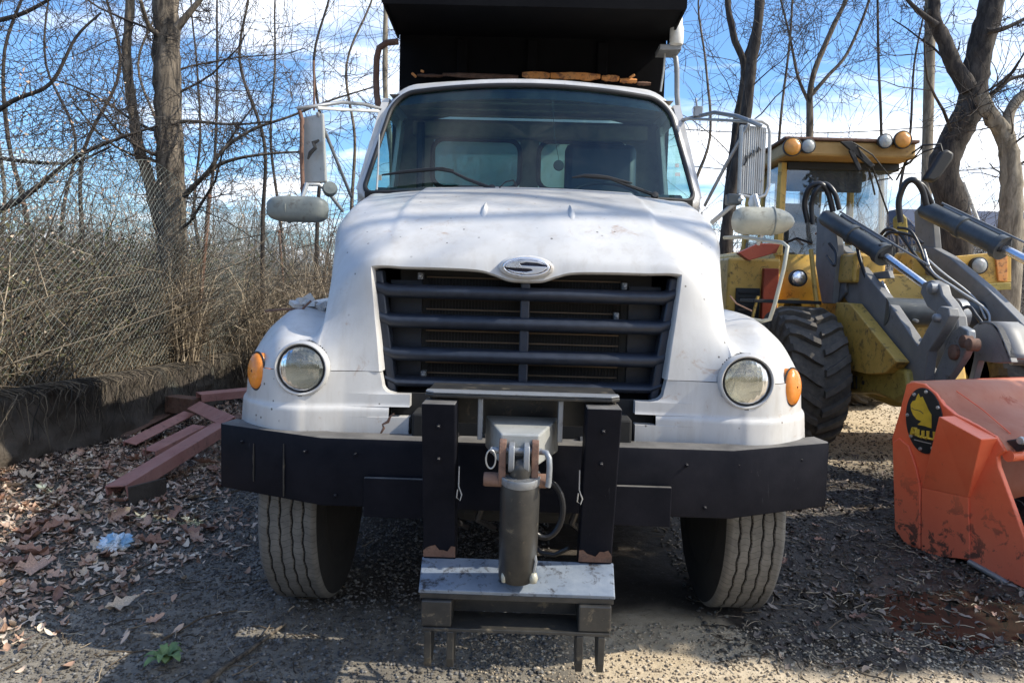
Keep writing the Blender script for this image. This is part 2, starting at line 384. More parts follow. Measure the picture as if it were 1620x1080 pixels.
# ---- mesh builder
class MB:
    def __init__(s): s.v = []; s.f = []; s.mi = []
    def add(s, vs, fs, mi=0):
        o = len(s.v); s.v += [tuple(v) for v in vs]
        s.f += [tuple(i+o for i in f) for f in fs]; s.mi += [mi]*len(fs); return s
    def hexa(s, p, mi=0):      # 8 corners: bottom 0-3, top 4-7
        return s.add(p, [(0, 3, 2, 1), (4, 5, 6, 7), (0, 1, 5, 4), (1, 2, 6, 5), (2, 3, 7, 6), (3, 0, 4, 7)], mi)
    def box(s, c, d, R=None, mi=0):
        c = Vector(c); h = [x/2 for x in d]
        p = [Vector((sx*h[0], sy*h[1], sz*h[2])) for sz in (-1, 1) for sx, sy in ((-1, -1), (1, -1), (1, 1), (-1, 1))]
        if R is not None: p = [R @ q for q in p]
        return s.hexa([c+q for q in p], mi)
    def span(s, a, b, mi=0):   # axis box between two corners
        a, b = Vector(a), Vector(b)
        return s.box((a+b)/2, [abs(x) for x in (b-a)], None, mi)
    def prism(s, poly, ext, mi=0):
        n = len(poly); P = [Vector(p) for p in poly]; e = Vector(ext)
        fs = [tuple(range(n))[::-1], tuple(range(n, 2*n))] + [(i, (i+1) % n, (i+1) % n+n, i+n) for i in range(n)]
        return s.add(P+[p+e for p in P], fs, mi)
    def tube(s, pts, r, n=8, caps=True, mi=0, closed=False):
        pts = [Vector(p) for p in pts]; k = len(pts)
        rs = [r]*k if isinstance(r, (int, float)) else list(r)
        ref = None; vs = []
        for i in range(k):
            if closed: t = pts[(i+1) % k]-pts[i-1]
            else: t = pts[min(i+1, k-1)]-pts[max(i-1, 0)]
            t.normalize()
            if ref is None:
                ref = Vector((0, 0, 1)) if abs(t.z) < 0.9 else Vector((1, 0, 0))
            a = (ref - t*ref.dot(t))
            if a.length < 1e-5: a = t.orthogonal()
            a.normalize(); ref = a; b = t.cross(a)
            for j in range(n):
                w = 2*math.pi*j/n
                vs.append(pts[i]+(a*math.cos(w)+b*math.sin(w))*rs[i])
        fs = []
        for i in range(k if closed else k-1):
            i2 = (i+1) % k
            for j in range(n):
                fs.append((i*n+j, i*n+(j+1) % n, i2*n+(j+1) % n, i2*n+j))
        if caps and not closed:
            fs.append(tuple(range(n))[::-1]); fs.append(tuple(range((k-1)*n, k*n)))
        return s.add(vs, fs, mi)
    def lathe(s, prof, o, axis, n=32, mi=0, xa=None):   # prof: (r, h) along axis
        o, ax = Vector(o), Vector(axis).normalized()
        a = Vector(xa).normalized() if xa else ax.orthogonal().normalized()
        b = ax.cross(a); vs = []; fs = []
        for r, h in prof:
            for j in range(n):
                w = 2*math.pi*j/n
                vs.append(o+ax*h+(a*math.cos(w)+b*math.sin(w))*r)
        for i in range(len(prof)-1):
            for j in range(n):
                fs.append((i*n+j, i*n+(j+1) % n, (i+1)*n+(j+1) % n, (i+1)*n+j))
        if prof[0][0] > 1e-6: fs.append(tuple(range(n))[::-1])
        if prof[-1][0] > 1e-6: fs.append(tuple(range((len(prof)-1)*n, len(prof)*n)))
        return s.add(vs, fs, mi)
    def grid(s, G, keep=None, mi=0, flip=False):   # G[j][i]
        nj, ni = len(G), len(G[0])
        vs = [G[j][i] for j in range(nj) for i in range(ni)]; fs = []
        for j in range(nj-1):
            for i in range(ni-1):
                if keep and not keep(i, j): continue
                q = (j*ni+i, j*ni+i+1, (j+1)*ni+i+1, (j+1)*ni+i)
                fs.append(q[::-1] if flip else q)
        return s.add(vs, fs, mi)
    def build(s, name, mats, parent=None, smooth=40, bevel=0, sub=0, thick=0):
        me = bpy.data.meshes.new(name)
        off = Vector((0, 0, 0))
        q = parent
        while q is not None:
            off += q.location; q = q.parent
        me.from_pydata([(v[0]-off.x, v[1]-off.y, v[2]-off.z) for v in s.v], [], s.f)
        mats = mats if isinstance(mats, (list, tuple)) else [mats]
        for mm in mats: me.materials.append(M[mm] if isinstance(mm, str) else mm)
        if len(mats) > 1: me.polygons.foreach_set('material_index', s.mi)
        me.update()
        if smooth:
            me.polygons.foreach_set('use_smooth', [True]*len(me.polygons))
            try: me.set_sharp_from_angle(angle=math.radians(smooth))
            except Exception: pass
        o = bpy.data.objects.new(name, me); COL.objects.link(o)
        if parent: o.parent = parent
        if thick:
            md = o.modifiers.new('solid', 'SOLIDIFY'); md.thickness = thick; md.offset = -1
        if bevel:
            md = o.modifiers.new('bevel', 'BEVEL'); md.width = bevel; md.segments = 2
            md.limit_method = 'ANGLE'; md.angle_limit = math.radians(40)
        return o

def tag(o, label=None, cat=None, group=None, kind=None):
    if label: o['label'] = label
    if cat: o['category'] = cat
    if group: o['group'] = group
    if kind: o['kind'] = kind
    return o
def thing(name, label, cat, loc=(0, 0, 0), group=None):
    o = bpy.data.objects.new(name, None); COL.objects.link(o)
    o.location = loc; o.empty_display_size = 0.1
    return tag(o, label, cat, group)
def relabel(o, label): o['label'] = label; return o
def np_mesh(name, V, Fc, mats, kind=None, parent=None, smooth=False, mi=None):
    """V (n,3), Fc (m,k) numpy."""
    me = bpy.data.meshes.new(name)
    k = Fc.shape[1]
    V = V.copy()
    q = parent
    while q is not None:
        V -= np.array(q.location); q = q.parent
    me.vertices.add(len(V)); me.vertices.foreach_set('co', V.astype(np.float32).ravel())
    me.loops.add(Fc.size); me.loops.foreach_set('vertex_index', Fc.astype(np.int32).ravel())
    me.polygons.add(len(Fc))
    me.polygons.foreach_set('loop_start', np.arange(0, Fc.size, k, dtype=np.int32))
    me.polygons.foreach_set('loop_total', np.full(len(Fc), k, dtype=np.int32))
    mats = mats if isinstance(mats, (list, tuple)) else [mats]
    for mm in mats: me.materials.append(M[mm] if isinstance(mm, str) else mm)
    if mi is not None: me.polygons.foreach_set('material_index', mi.astype(np.int32))
    if smooth: me.polygons.foreach_set('use_smooth', np.ones(len(Fc), dtype=bool))
    me.update(calc_edges=True)
    o = bpy.data.objects.new(name, me); COL.objects.link(o)
    if parent: o.parent = parent
    if kind: o['kind'] = kind
    return o
def tubes_np(P, R, n=3):
    """P (N,k,3) polylines, R (N,k) radii -> V, F quads"""
    N, k, _ = P.shape
    T = np.empty_like(P)
    T[:, 1:-1] = P[:, 2:]-P[:, :-2]; T[:, 0] = P[:, 1]-P[:, 0]; T[:, -1] = P[:, -1]-P[:, -2]
    T /= np.linalg.norm(T, axis=2, keepdims=True)+1e-9
    ref = np.zeros_like(T); ref[..., 0] = 0.37; ref[..., 1] = 0.61; ref[..., 2] = 0.7
    A = np.cross(T, ref); A /= np.linalg.norm(A, axis=2, keepdims=True)+1e-9
    B = np.cross(T, A)
    w = 2*np.pi*np.arange(n)/n
    V = P[:, :, None, :]+R[:, :, None, None]*(A[:, :, None, :]*np.cos(w)[None, None, :, None]+B[:, :, None, :]*np.sin(w)[None, None, :, None])
    idx = np.arange(N*k*n).reshape(N, k, n)
    a = idx[:, :-1, :]; b = np.roll(a, -1, axis=2); d = idx[:, 1:, :]; c = np.roll(d, -1, axis=2)
    Fc = np.stack([a, b, c, d], axis=-1).reshape(-1, 4)
    return V.reshape(-1, 3), Fc

def catmull(G, n):
    """G (a,b,3): interpolate along axis 0 with n sub-steps per span"""
    G = np.asarray(G, float); a = G.shape[0]
    E = np.concatenate([2*G[:1]-G[1:2], G, 2*G[-1:]-G[-2:-1]], 0)
    out = []
    for i in range(a-1):
        p0, p1, p2, p3 = E[i], E[i+1], E[i+2], E[i+3]
        for k in range(n):
            t = k/n
            out.append(0.5*((2*p1)+(-p0+p2)*t+(2*p0-5*p1+4*p2-p3)*t*t+(-p0+3*p1-3*p2+p3)*t**3))
    out.append(G[-1])
    return np.array(out)
# ---------------------------------------------------------------- the truck
TR = thing('dump_truck', 'white dump truck with dark grille, black bumper and plow hitch, facing the camera', 'truck', (0, 3.7, 0))

HOLE = (0.922, 1.222, 0.112)
def hood_grid():
    c2 = [(.62, 4.3, 2.115), (.62, 3.9, 2.025), (.63, 3.55, 1.92), (.64, 3.3, 1.80), (.65, 3.175, 1.715), (.655, 3.13, 1.655), (.64, 3.115, 1.5), (.62, 3.095, 1.35), (.605, 3.08, 1.215)]
    def top(x, dz, e):
        r = [(x, y, z+dz) for (_, y, z) in c2[:5]]
        r.append((x, 3.13, e))
        return r+[(x, p[1], p[2]) for p in c2[6:]]
    cols = [top(0, .018, 1.612), top(.07, .018, 1.615), top(.13, .017, 1.635), top(.20, .016, 1.652), top(.34, .012, 1.657), top(.5, .006, 1.657), c2,
      [(.80, 4.33, 2.10), (.79, 3.9, 2.00), (.785, 3.55, 1.89), (.78, 3.34, 1.77), (.775, 3.23, 1.67), (.77, 3.168, 1.59), (.76, 3.13, 1.46), (.75, 3.097, 1.33), (.745, 3.075, 1.215)],
      [(.950, 4.38, 2.07), (.935, 3.95, 1.965), (.915, 3.6, 1.845), (.885, 3.42, 1.72), (.865, 3.30, 1.61), (.855, 3.22, 1.525), (.848, 3.15, 1.42), (.845, 3.088, 1.31), (.840, 3.052, 1.215)],
      [(.980, 4.41, 1.82), (.948, 3.98, 1.77), (.912, 3.65, 1.70), (.880, 3.46, 1.62), (.862, 3.325, 1.54), (.860, 3.22, 1.465), (.865, 3.135, 1.38), (.868, 3.072, 1.295), (.865, 3.046, 1.215)],
      [(.965, 4.43, 1.57), (.925, 4.02, 1.555), (.888, 3.71, 1.535), (.868, 3.49, 1.505), (.864, 3.345, 1.465), (.876, 3.22, 1.405), (.890, 3.125, 1.345), (.896, 3.062, 1.28), (.895, 3.041, 1.215)],
      [(.985, 4.45, 1.50), (.945, 4.05, 1.485), (.912, 3.75, 1.465), (.895, 3.53, 1.445), (.894, 3.37, 1.42), (.908, 3.225, 1.378), (.925, 3.12, 1.328), (.932, 3.058, 1.272), (.932, 3.038, 1.215)],
      [(1.10, 4.45, 1.495), (1.09, 4.05, 1.49), (1.07, 3.75, 1.485), (1.06, 3.52, 1.47), (1.05, 3.35, 1.435), (1.045, 3.22, 1.375), (1.04, 3.13, 1.325), (1.035, 3.075, 1.265), (1.03, 3.055, 1.215)],
      [(1.20, 4.45, 1.43), (1.195, 4.05, 1.425), (1.18, 3.77, 1.42), (1.17, 3.56, 1.405), (1.155, 3.41, 1.385), (1.14, 3.29, 1.34), (1.13, 3.20, 1.29), (1.12, 3.14, 1.245), (1.115, 3.115, 1.215)],
      [(1.275, 4.45, 1.36), (1.27, 4.07, 1.355), (1.26, 3.80, 1.345), (1.25, 3.61, 1.33), (1.235, 3.48, 1.31), (1.22, 3.37, 1.285), (1.205, 3.28, 1.26), (1.195, 3.22, 1.235), (1.185, 3.19, 1.215)],
      [(1.30, 4.45, 1.215), (1.298, 4.1, 1.215), (1.292, 3.85, 1.215), (1.285, 3.68, 1.215), (1.275, 3.56, 1.215), (1.262, 3.46, 1.215), (1.25, 3.38, 1.215), (1.238, 3.32, 1.215), (1.225, 3.285, 1.215)]]
    G = np.array(cols)                       # (col,row,3)
    n = 9
    G = catmull(G, n)
    G = catmull(G.transpose(1, 0, 2), n)     # (row,col,3)
    return G, n
def hood():
    G, n = hood_grid()
    b = MB()
    ib, jb = 6*n, 5*n
    # crease along x ~ .60 and a soft crown
    g = G.copy()
    x = g[..., 0]; j = np.arange(g.shape[0])[:, None]
    fade = np.clip(1-(j-2.2*n)/(1.6*n), 0, 1)
    g[..., 2] += 0.016*fade/(1+np.exp((x-0.60)/0.005))
    for sgn in (1, -1):
        H = g*np.array([sgn, 1, 1])
        def keep(i, jj):
            if jj >= jb and i < ib: return False
            c = g[jj:jj+2, i:i+2].reshape(-1, 3).mean(0)
            if c[1] < 3.4 and (c[0]-HOLE[0])**2+(c[2]-HOLE[1])**2 < HOLE[2]**2: return False
            return True
        b.grid([[tuple(H[jj, i]) for i in range(H.shape[1])] for jj in range(H.shape[0])], keep, 0, flip=(sgn > 0))
        # rolled flange round the grille opening
        edge = [H[jb, i] for i in range(0, ib+1)]+[H[jj, ib] for jj in range(jb+1, H.shape[0])]
        fl = [[tuple(p+np.array([0, d[1], 0])+np.array([-sgn*d[0] if k > ib-3 else 0, 0, -d[0] if k <= ib else 0])) for k, p in enumerate(edge)] for d in ((0, 0), (.006, .006), (.010, .02), (.010, .10))]
        b.grid(fl)
    o = b.build('hood', 'white', TR, smooth=50)
    return o
HD = hood()
def wld(v): return Vector(v)
# cast ribs on the hood, near the cowl
def hood_rib(x0, w):
    b = MB()
    G = []
    for j in range(13):
        t = j/12; y = 3.40+0.46*t
        z0 = np.interp(y, [3.3, 3.55, 3.9, 4.3], [1.822, 1.937, 2.039, 2.128])-0.004
        hh = 0.050*(1-t)**0.55*min(1, t/0.16)**.7
        row = []
        for i in range(9):
            s = (i/8-0.5)*2
            row.append((x0+s*w*(1.15-0.75*t), y, z0-0.012+hh*(1-abs(s)**1.5)+0.006))
        G.append(row)
    b.grid(G); return b.build('hood_rib', 'white', TR, smooth=60)
hood_rib(-0.205, 0.030); hood_rib(0.205, 0.030)

# lower valance panels either side
def lower_panel(sgn):
    plan = [(.745, 3.068), (.845, 3.046), (.895, 3.038), (.94, 3.032), (1.03, 3.05), (1.115, 3.11), (1.185, 3.185), (1.235, 3.29), (1.27, 3.42), (1.29, 3.6)]
    plan = catmull([[p[0], p[1], 0] for p in plan], 8)
    def row(z, xin):
        pts = [(xin+(0.745-xin)*k/14, 3.085-(0.017)*((k/14)**1)) for k in range(14)]+[(p[0], p[1]) for p in plan]
        e = 0.014/(1+math.exp((z-1.065)/0.004))
        bulge = 0.02*(1.215-z)/0.26
        out = []
        for k, (x, y) in enumerate(pts):
            q = min(1, max(0, (x-0.95)/0.3))
            out.append((sgn*(x+bulge*q+e*q), y-e*(1-q)-0.012*(1.2-z)/0.25*(1-q), z))
        return out
    b = MB()
    def hole(c): return (abs(c[0])-HOLE[0])**2+(c[2]-HOLE[1])**2 < HOLE[2]**2 and c[1] < 3.3
    def addg(rows, keepf=None):
        def keep(i, j):
            c = [sum(rows[a][k][d] for a in (j, j+1) for k in (i, i+1))/4 for d in range(3)]
            return not hole(c) and (keepf is None or keepf(c))
        b.grid(rows, keep, 0, flip=(sgn < 0))
    R1 = []
    for z in np.linspace(1.213, 1.12, 14):
        t = (1.213-z)/(1.213-1.12)
        xin = 0.603-0.02*t if t < 0.55 else 0.592-0.055*(1-math.sqrt(max(0, 1-((t-0.55)/0.45)**2)))
        R1.append(row(z, xin))
    addg(R1)
    R2 = [row(z, 0.474) for z in np.linspace(1.12, 1.068, 9)]; addg(R2)
    R3 = [row(z, 0.56) for z in np.linspace(1.068, 1.025, 7)]; addg(R3)
    R4 = [row(z, 0.474) for z in np.linspace(1.025, 0.945, 9)]; addg(R4)
    # returned edges
    for rows in (R1, R2, R3, R4):
        b.grid([[r[0] for r in rows], [(r[0][0], r[0][1]+0.06, r[0][2]) for r in rows]])
    for r, k0, k1 in ((R2[0], 0, 10), (R2[-1], 0, 10), (R4[0], 0, 10), (R4[-1], 0, 60)):
        r = r[k0:k1]
        b.grid([r, [(p[0], p[1]+0.06, p[2]) for p in r]])
    b.add([R3[0][0], R3[-1][0], (R3[-1][0][0], R3[-1][0][1]+.06, R3[-1][0][2]), (R3[0][0][0], R3[0][0][1]+.06, R3[0][0][2])], [(0, 1, 2, 3)])
    return b.build('valance_panel', 'white', TR, smooth=40)
lp = lower_panel(-1); lp['label'] = 'white valance panel with cracked filler at its inner tab'
lp2 = lower_panel(1)
cr = MB()
prev = None
pts = [Vector((-.585, 3.035, .962)), Vector((-.572, 3.034, .985)), Vector((-.578, 3.033, 1.0)), Vector((-.555, 3.032, 1.012)), Vector((-.545, 3.03, 1.035)), Vector((-.53, 3.028, 1.048))]
cr.tube([p+Vector((0, -.004, 0)) for p in pts], [.004, .006, .004, .007, .005, .003], 5)
cr.build('filler_crack', 'rust', lp)

# headlights
def headlight(sgn):
    c = Vector((sgn*HOLE[0], 3.035, HOLE[1])); ax = Vector((0, -1, 0.02))
    b = MB()
    b.lathe([(.098, -.10), (.099, -.02), (.101, .004), (.106, .009), (.111, .007), (.114, .0), (.116, -.03)], c, ax, 64)
    bz = b.build('headlight', 'white', TR, smooth=60)
    k = MB(); k.lathe([(.097, -.05), (.098, .0), (.096, .003), (.093, .0), (.092, -.06)], c, ax, 64); k.build('bezel', 'rubber', bz)
    r = MB(); r.lathe([(.0905, .0)]+[(.0905*math.cos(t), -.055*math.sin(t)) for t in np.linspace(0.1, 1.45, 12)]+[(0.0, -.055)], c, ax, 48); r.build('reflector', 'reflector', bz, smooth=80)
    s = MB(); s.lathe([(0, .0), (.012, -.002), (.024, -.012), (.026, -.03), (.02, -.05)], c+Vector((0, .012, 0)), ax, 24); s.build('bulb_cap', 'chrome', bz)
    l = MB(); l.lathe([(0, .028), (.03, .026), (.06, .019), (.08, .010), (.0925, .0)], c, ax, 48); l.build('lens', 'lens', bz, smooth=80)
    return bz
headlight(-1); headlight(1)
def turn_signal(sgn):
    c = Vector((sgn*1.142, 3.137, 1.195)); nrm = Vector((sgn*0.60, -0.80, 0.06)).normalized()
    tx = Vector((0, 0, 1)).cross(nrm).normalized(); ty = nrm.cross(tx)
    b = MB()
    def ring(rx, ry, h, n=32): return [c+tx*math.cos(2*math.pi*i/n)*rx+ty*math.sin(2*math.pi*i/n)*ry+nrm*h for i in range(n)]
    G = [ring(.054, .078, -.04), ring(.054, .078, .004), ring(.050, .073, .013), ring(.040, .058, .021), ring(.025, .036, .026), ring(.004, .005, .028)]
    G = [g+[g[0]] for g in G]
    b.grid(G, flip=True); o = b.build('turn_signal', 'amber', TR, smooth=60)
    g = MB(); g.tube(ring(.056, .081, .002), .004, 6, closed=True); g.build('gasket', 'rubber', o)
turn_signal(-1); turn_signal(1)

# emblem
ec = Vector((0, 3.118, 1.668))
b = MB()
def oval(rx, rz, y, n=64): return [ec+Vector((rx*math.cos(2*math.pi*i/n), y, rz*math.sin(2*math.pi*i/n))) for i in range(n+1)]
b.grid([oval(.118, .052, .05), oval(.116, .050, .004), oval(.110, .045, -.010), oval(.103, .040, -.012), oval(.098, .037, -.004), oval(.0, .0, -.003)], flip=False)
EM = b.build('emblem', 'white', TR, smooth=60)
b = MB(); b.tube(oval(.094, .036, -.010)[:-1], .0055, 8, closed=True); b.build('chrome_ring', 'chrome', EM, smooth=80)
b = MB(); b.grid([oval(.091, .033, -.008), oval(.05, .018, -.009), oval(0, 0, -.010)]); b.build('oval_field', 'chrome_dark', EM)
b = MB()
def sw(pts): return [ec+Vector((x, -.012, z)) for x, z in pts]
up = [(-.088, .002), (-.078, .014), (-.05, .026), (0, .031), (.05, .025), (.082, .010), (.045, .018), (0, .0205), (-.028, .014), (-.022, .007), (0, .0055), (.082, .004), (.088, -.002), (.07, -.017), (.04, -.027), (0, -.031), (-.05, -.026), (-.082, -.010), (-.045, -.018), (0, -.0205), (.028, -.014), (.022, -.007), (0, -.0055), (-.082, -.003)]
b.prism(sw(up[:12]+up[12:]), (0, -.008, 0)); b.build('curved_s_mark', 'chrome', EM, smooth=0, bevel=.0015)

# grille: opening box, radiator, bars
b = MB()
b.add([(-.652, 3.24, 1.655), (.652, 3.24, 1.655), (.60, 3.20, 1.08), (-.60, 3.20, 1.08), (-.70, 3.55, 1.69), (.70, 3.55, 1.69), (.64, 3.55, 1.0), (-.64, 3.55, 1.0)],
      [(4, 5, 6, 7), (0, 4, 7, 3), (1, 2, 6, 5), (0, 1, 5, 4), (2, 3, 7, 6)])
b.build('grille_surround', 'deep', TR, smooth=0)
GR = MB()
yy = 3.175
for s in (-1, 1):
    GR.hexa([(s*.585, yy-.02, 1.115), (s*.545, yy-.02, 1.115), (s*.545, yy+.06, 1.115), (s*.585, yy+.06, 1.115), (s*.655, yy-.005, 1.64), (s*.615, yy-.005, 1.64), (s*.615, yy+.075, 1.64), (s*.655, yy+.075, 1.64)])
GR0 = MB(); GR0.v, GR0.f, GR0.mi = GR.v[:8], GR.f[:6], GR.mi[:6]
GRO = GR0.build('grille', 'grille', TR, smooth=30, bevel=.008)
GR1 = MB(); GR1.v, GR1.f, GR1.mi = GR.v[8:], [tuple(i-8 for i in f) for f in GR.f[6:]], GR.mi[6:]
GR1.build('grille_side', 'grille', GRO, smooth=30, bevel=.008)
for s in (-1, 1):
    b = MB(); b.span((s*.46, yy+.12, 1.12), (s*.60, yy+.14, 1.60)); b.build('air_baffle', 'grille', GRO, smooth=0)
def gbar(z, hw, h, d=.07):
    b = MB(); n = 10
    prof = [(-.5, .5), (-.32, .5)]
    pr = [(yy+.05, h*.5), (yy-.0, h*.5), (yy-.024, h*.42), (yy-.038, h*.22), (yy-.042, 0), (yy-.036, -h*.25), (yy-.02, -h*.42), (yy+.0, -h*.5), (yy+.05, -h*.5)]
    G = []
    for t in np.linspace(-1, 1, 25):
        dy = 0.020*t*t; k = 1.0
        dz = 0.012*max(0, (abs(t)-.93)/.07)
        G.append([(t*hw, y+dy, z+dz*1.5+zz_*(1+6*dz)) for y, zz_ in pr])
    b.grid(G)
    return b.build('grille_bar', 'grille', GRO, smooth=50)
for z, hw, h in ((1.553, .645, .060), (1.425, .630, .062), (1.282, .612, .060), (1.160, .595, .042)): gbar(z, hw, h)
b = MB(); b.span((-.020, yy-.012, 1.14), (.020, yy+.05, 1.64)); b.build('center_post', 'grille', GRO, smooth=0, bevel=.006)
RAD = MB(); RAD.span((-.56, 3.31, 1.05), (.56, 3.37, 1.66))
RAD = RAD.build('radiator', 'radiator', TR, smooth=0)
b = MB()
for k in range(36):
    z = 1.08+k*.0158
    if k % 3 != 1: continue
    b.tube([(-.44, 3.295, z), (.42, 3.295, z)], .0042, 6)
b.build('cooler_tube', 'fin', RAD)
b = MB()
for k in range(60):
    b.span((-.43+k*.0145, 3.30, 1.08), (-.427+k*.0145, 3.31, 1.62))
o = b.build('cooler_fin', 'radiator', RAD, smooth=0)
for x, z in ((-.44, 1.19), (.40, 1.47), (.40, 1.29), (-.46, 1.62), (.43, 1.60)):
    b = MB(); b.box((x, 3.25, z), (.022, .05, .03)); b.lathe([(0, .012), (.009, .010), (.011, 0)], (x, 3.225, z), (0, -1, 0), 8)
    b.build('grille_bracket', 'steel', GRO, bevel=.003)

# bumper
def bumper():
    z0, z1 = .686, .966
    plan = [(-1.285, 3.10), (-.80, 2.90), (.845, 2.90), (1.30, 3.105)]
    plan = [(-1.290, 3.115), (-.80, 2.90), (.845, 2.90), (1.305, 3.115)]
    t = .115
    inner = [(-1.27, 3.23), (-.78, 2.90+t), (.825, 2.90+t), (1.285, 3.23)]
    b = MB()
    # C section: face, top flange, bottom flange
    def strip(A, B, za, zb):
        for i in range(3):
            b.hexa([(A[i][0], A[i][1], za), (A[i+1][0], A[i+1][1], za), (B[i+1][0], B[i+1][1], za), (B[i][0], B[i][1], za),
                    (A[i][0], A[i][1], zb), (A[i+1][0], A[i+1][1], zb), (B[i+1][0], B[i+1][1], zb), (B[i][0], B[i][1], zb)])
    A = plan; B = [(x, y+.012) for x, y in plan]
    # face and flanges as one folded section
    def P3(p, z): return (p[0], p[1], z)
    prof_o = [(0, z0), (0, z1)]
    n = 4
    G = []
    for i in range(4):
        a, c = plan[i], inner[i]
        def mixp(t_): return (a[0]+(c[0]-a[0])*t_, a[1]+(c[1]-a[1])*t_)
        row = [P3(mixp(1), z0+.002), P3(mixp(.1), z0), P3(mixp(.03), z0+.003), P3(mixp(0), z0+.012), P3(mixp(0), z1-.012), P3(mixp(.03), z1-.003), P3(mixp(.1), z1), P3(mixp(1), z1)]
        G.append(row)
    b.grid(G, flip=False)
    for i in (0, 3):
        a, c = plan[i], inner[i]
        b.add([P3(a, z0), P3(a, z1), P3(c, z1), P3(c, z0)], [(0, 1, 2, 3)])
    return b.build('front_bumper', 'black', TR, smooth=30)
BP = bumper()
for s, x0, x1 in ((-1, -.62, -.36), (1, .36, .600)):
    b = MB(); b.span((x0, 2.872, .655), (x1, 2.895, .815)); b.span((x0, 2.895, .655), (x1, 2.99, .672))
    b.build('step_plate', 'black', BP, smooth=0, bevel=.004)
for x, z0, z1 in ((-1.12, .74, .90), (-.97, .70, .92)):
    yb = 2.9+max(0, (abs(x)-.82))*.46
    b = MB(); pts = [(x+rnd.uniform(-.0008, .0008), yb-.002, z0+(z1-z0)*k/5) for k in range(6)]
    b.tube(pts, [.002, .004, .003, .0045, .003, .002], 6); b.build('weld_bead', 'cylpaint', BP)

def bolt(c, nrm, r, name, mt, par):
    b = MB(); b.lathe([(r*1.5, -.001), (r*1.5, .002), (r, .003), (r, .009), (r*.8, .011), (0, .011)], c, nrm, 6 if r > .008 else 8)
    return b.build(name, mt, par, smooth=0)
for x in (-1.18, -.87, -.66, .66, .87, 1.17):
    yb = 2.9+max(0, (abs(x)-.82))*.46
    bolt((x, yb-.001, .90), (0, -1, 0), .0055, 'bolt', 'black', BP)
for x in (-.74, -.42, .42, .74): bolt((x, 2.899, .73), (0, -1, 0), .0055, 'bolt', 'black', BP)
# ---- plow hitch
HI = MB()
# top cross member plate with a lit edge
zt = 1.192
def chan(x0, x1):
    HI.prism([(x0, 2.60, zt), (x0+.03, 2.575, zt), (x1-.03, 2.575, zt), (x1, 2.60, zt), (x1, 2.86, zt), (x0, 2.86, zt)], (0, 0, .014))
chan(-.345, .345)
HI.span((-.34, 2.80, 1.06), (.34, 2.83, zt-.002))
HI.span((-.34, 2.66, .98), (-.325, 2.86, zt-.002)); HI.span((.325, 2.66, .98), (.34, 2.86, zt-.002))
HT = HI.build('plow_hitch', 'cylpaint', TR, smooth=0, bevel=.004)
b = MB()
b.prism([(-.343, 2.597, zt+.0155), (-.312, 2.5715, zt+.0155), (.312, 2.5715, zt+.0155), (.343, 2.597, zt+.0155), (.343, 2.64, zt+.0155), (-.343, 2.64, zt+.0155)], (0, 0, .006))
b.build('top_edge_plate', 'steel', HT, smooth=0, bevel=.002)
for x in (-.148, .138):
    b = MB(); b.span((x-.009, 2.60, 1.04), (x+.009, 2.66, zt-.003)); b.build('vertical_web', 'steel', HT, smooth=0, bevel=.003)
for s in (-1, 1):
    b = MB()
    x0, x1 = (.222*s, .342*s) if s > 0 else (-.345, -.228)
    def q(x, y, z): return (x, y, z)
    yt, ybm, dt = 2.50, 2.635, .09
    b.hexa([q(x0, ybm, .575), q(x1, ybm, .575), q(x1, ybm+dt, .575), q(x0, ybm+dt, .575), q(x0, yt, 1.182), q(x1, yt, 1.182), q(x1, yt+dt+.03, 1.182), q(x0, yt+dt+.03, 1.182)])
    u = b.build('hitch_upright', 'black', HT, smooth=0, bevel=.005)
    b = MB(); zz0 = [(x0+(x1-x0)*k/8, .597+(.036+.012*math.sin(k*1.1+s)+.005*math.sin(k*2.9))*(1 if 0 <= k <= 8 else 0)) for k in range(9)]
    fy = lambda z: ybm-(z-.575)*(ybm-yt)/.607-.0025
    b.add([(x, fy(.597), .597) for x, z in zz0]+[(x, fy(z), z) for x, z in zz0], [(k, k+1, k+10, k+9) for k in range(8)]); b.build('rust_patch', 'rust', u, smooth=0)
    xi = x0 if s > 0 else x1
    b = MB(); b.span((xi-.004-(.004 if s > 0 else -.004), 2.53, .60), (xi+.004-(.004 if s > 0 else -.004), 2.56, 1.17)); 
    zp = .86
    b = MB(); xp = (x0-.012) if s > 0 else (x1+.012)
    pp = [(xp, 2.57, zp+.09), (xp, 2.565, zp+.02), (xp+.012, 2.56, zp-.01), (xp+.006, 2.56, zp-.03), (xp-.006, 2.56, zp-.02), (xp-.003, 2.56, zp+.01)]
    b.tube(pp, .0025, 6); b.build('hairpin', 'galv', u)
for s, xc in ((-1, -.286), (1, .282)):
    for z in (1.10, .98):
        yy2 = 2.635-(z-.575)*.135/.607
        bolt((xc, yy2-.0035, z), (0, -1, -.2), .006, 'bolt', 'black', HT)
# wedge bracket
b = MB()
b.hexa([(-.135, 2.74, .985), (.140, 2.74, .975), (.062, 2.44, .995), (-.068, 2.44, .995), (-.135, 2.74, 1.105), (.140, 2.74, 1.105), (.062, 2.44, 1.098), (-.068, 2.44, 1.098)])
b.build('wedge_bracket', 'mirrorback', HT, smooth=0, bevel=.006)
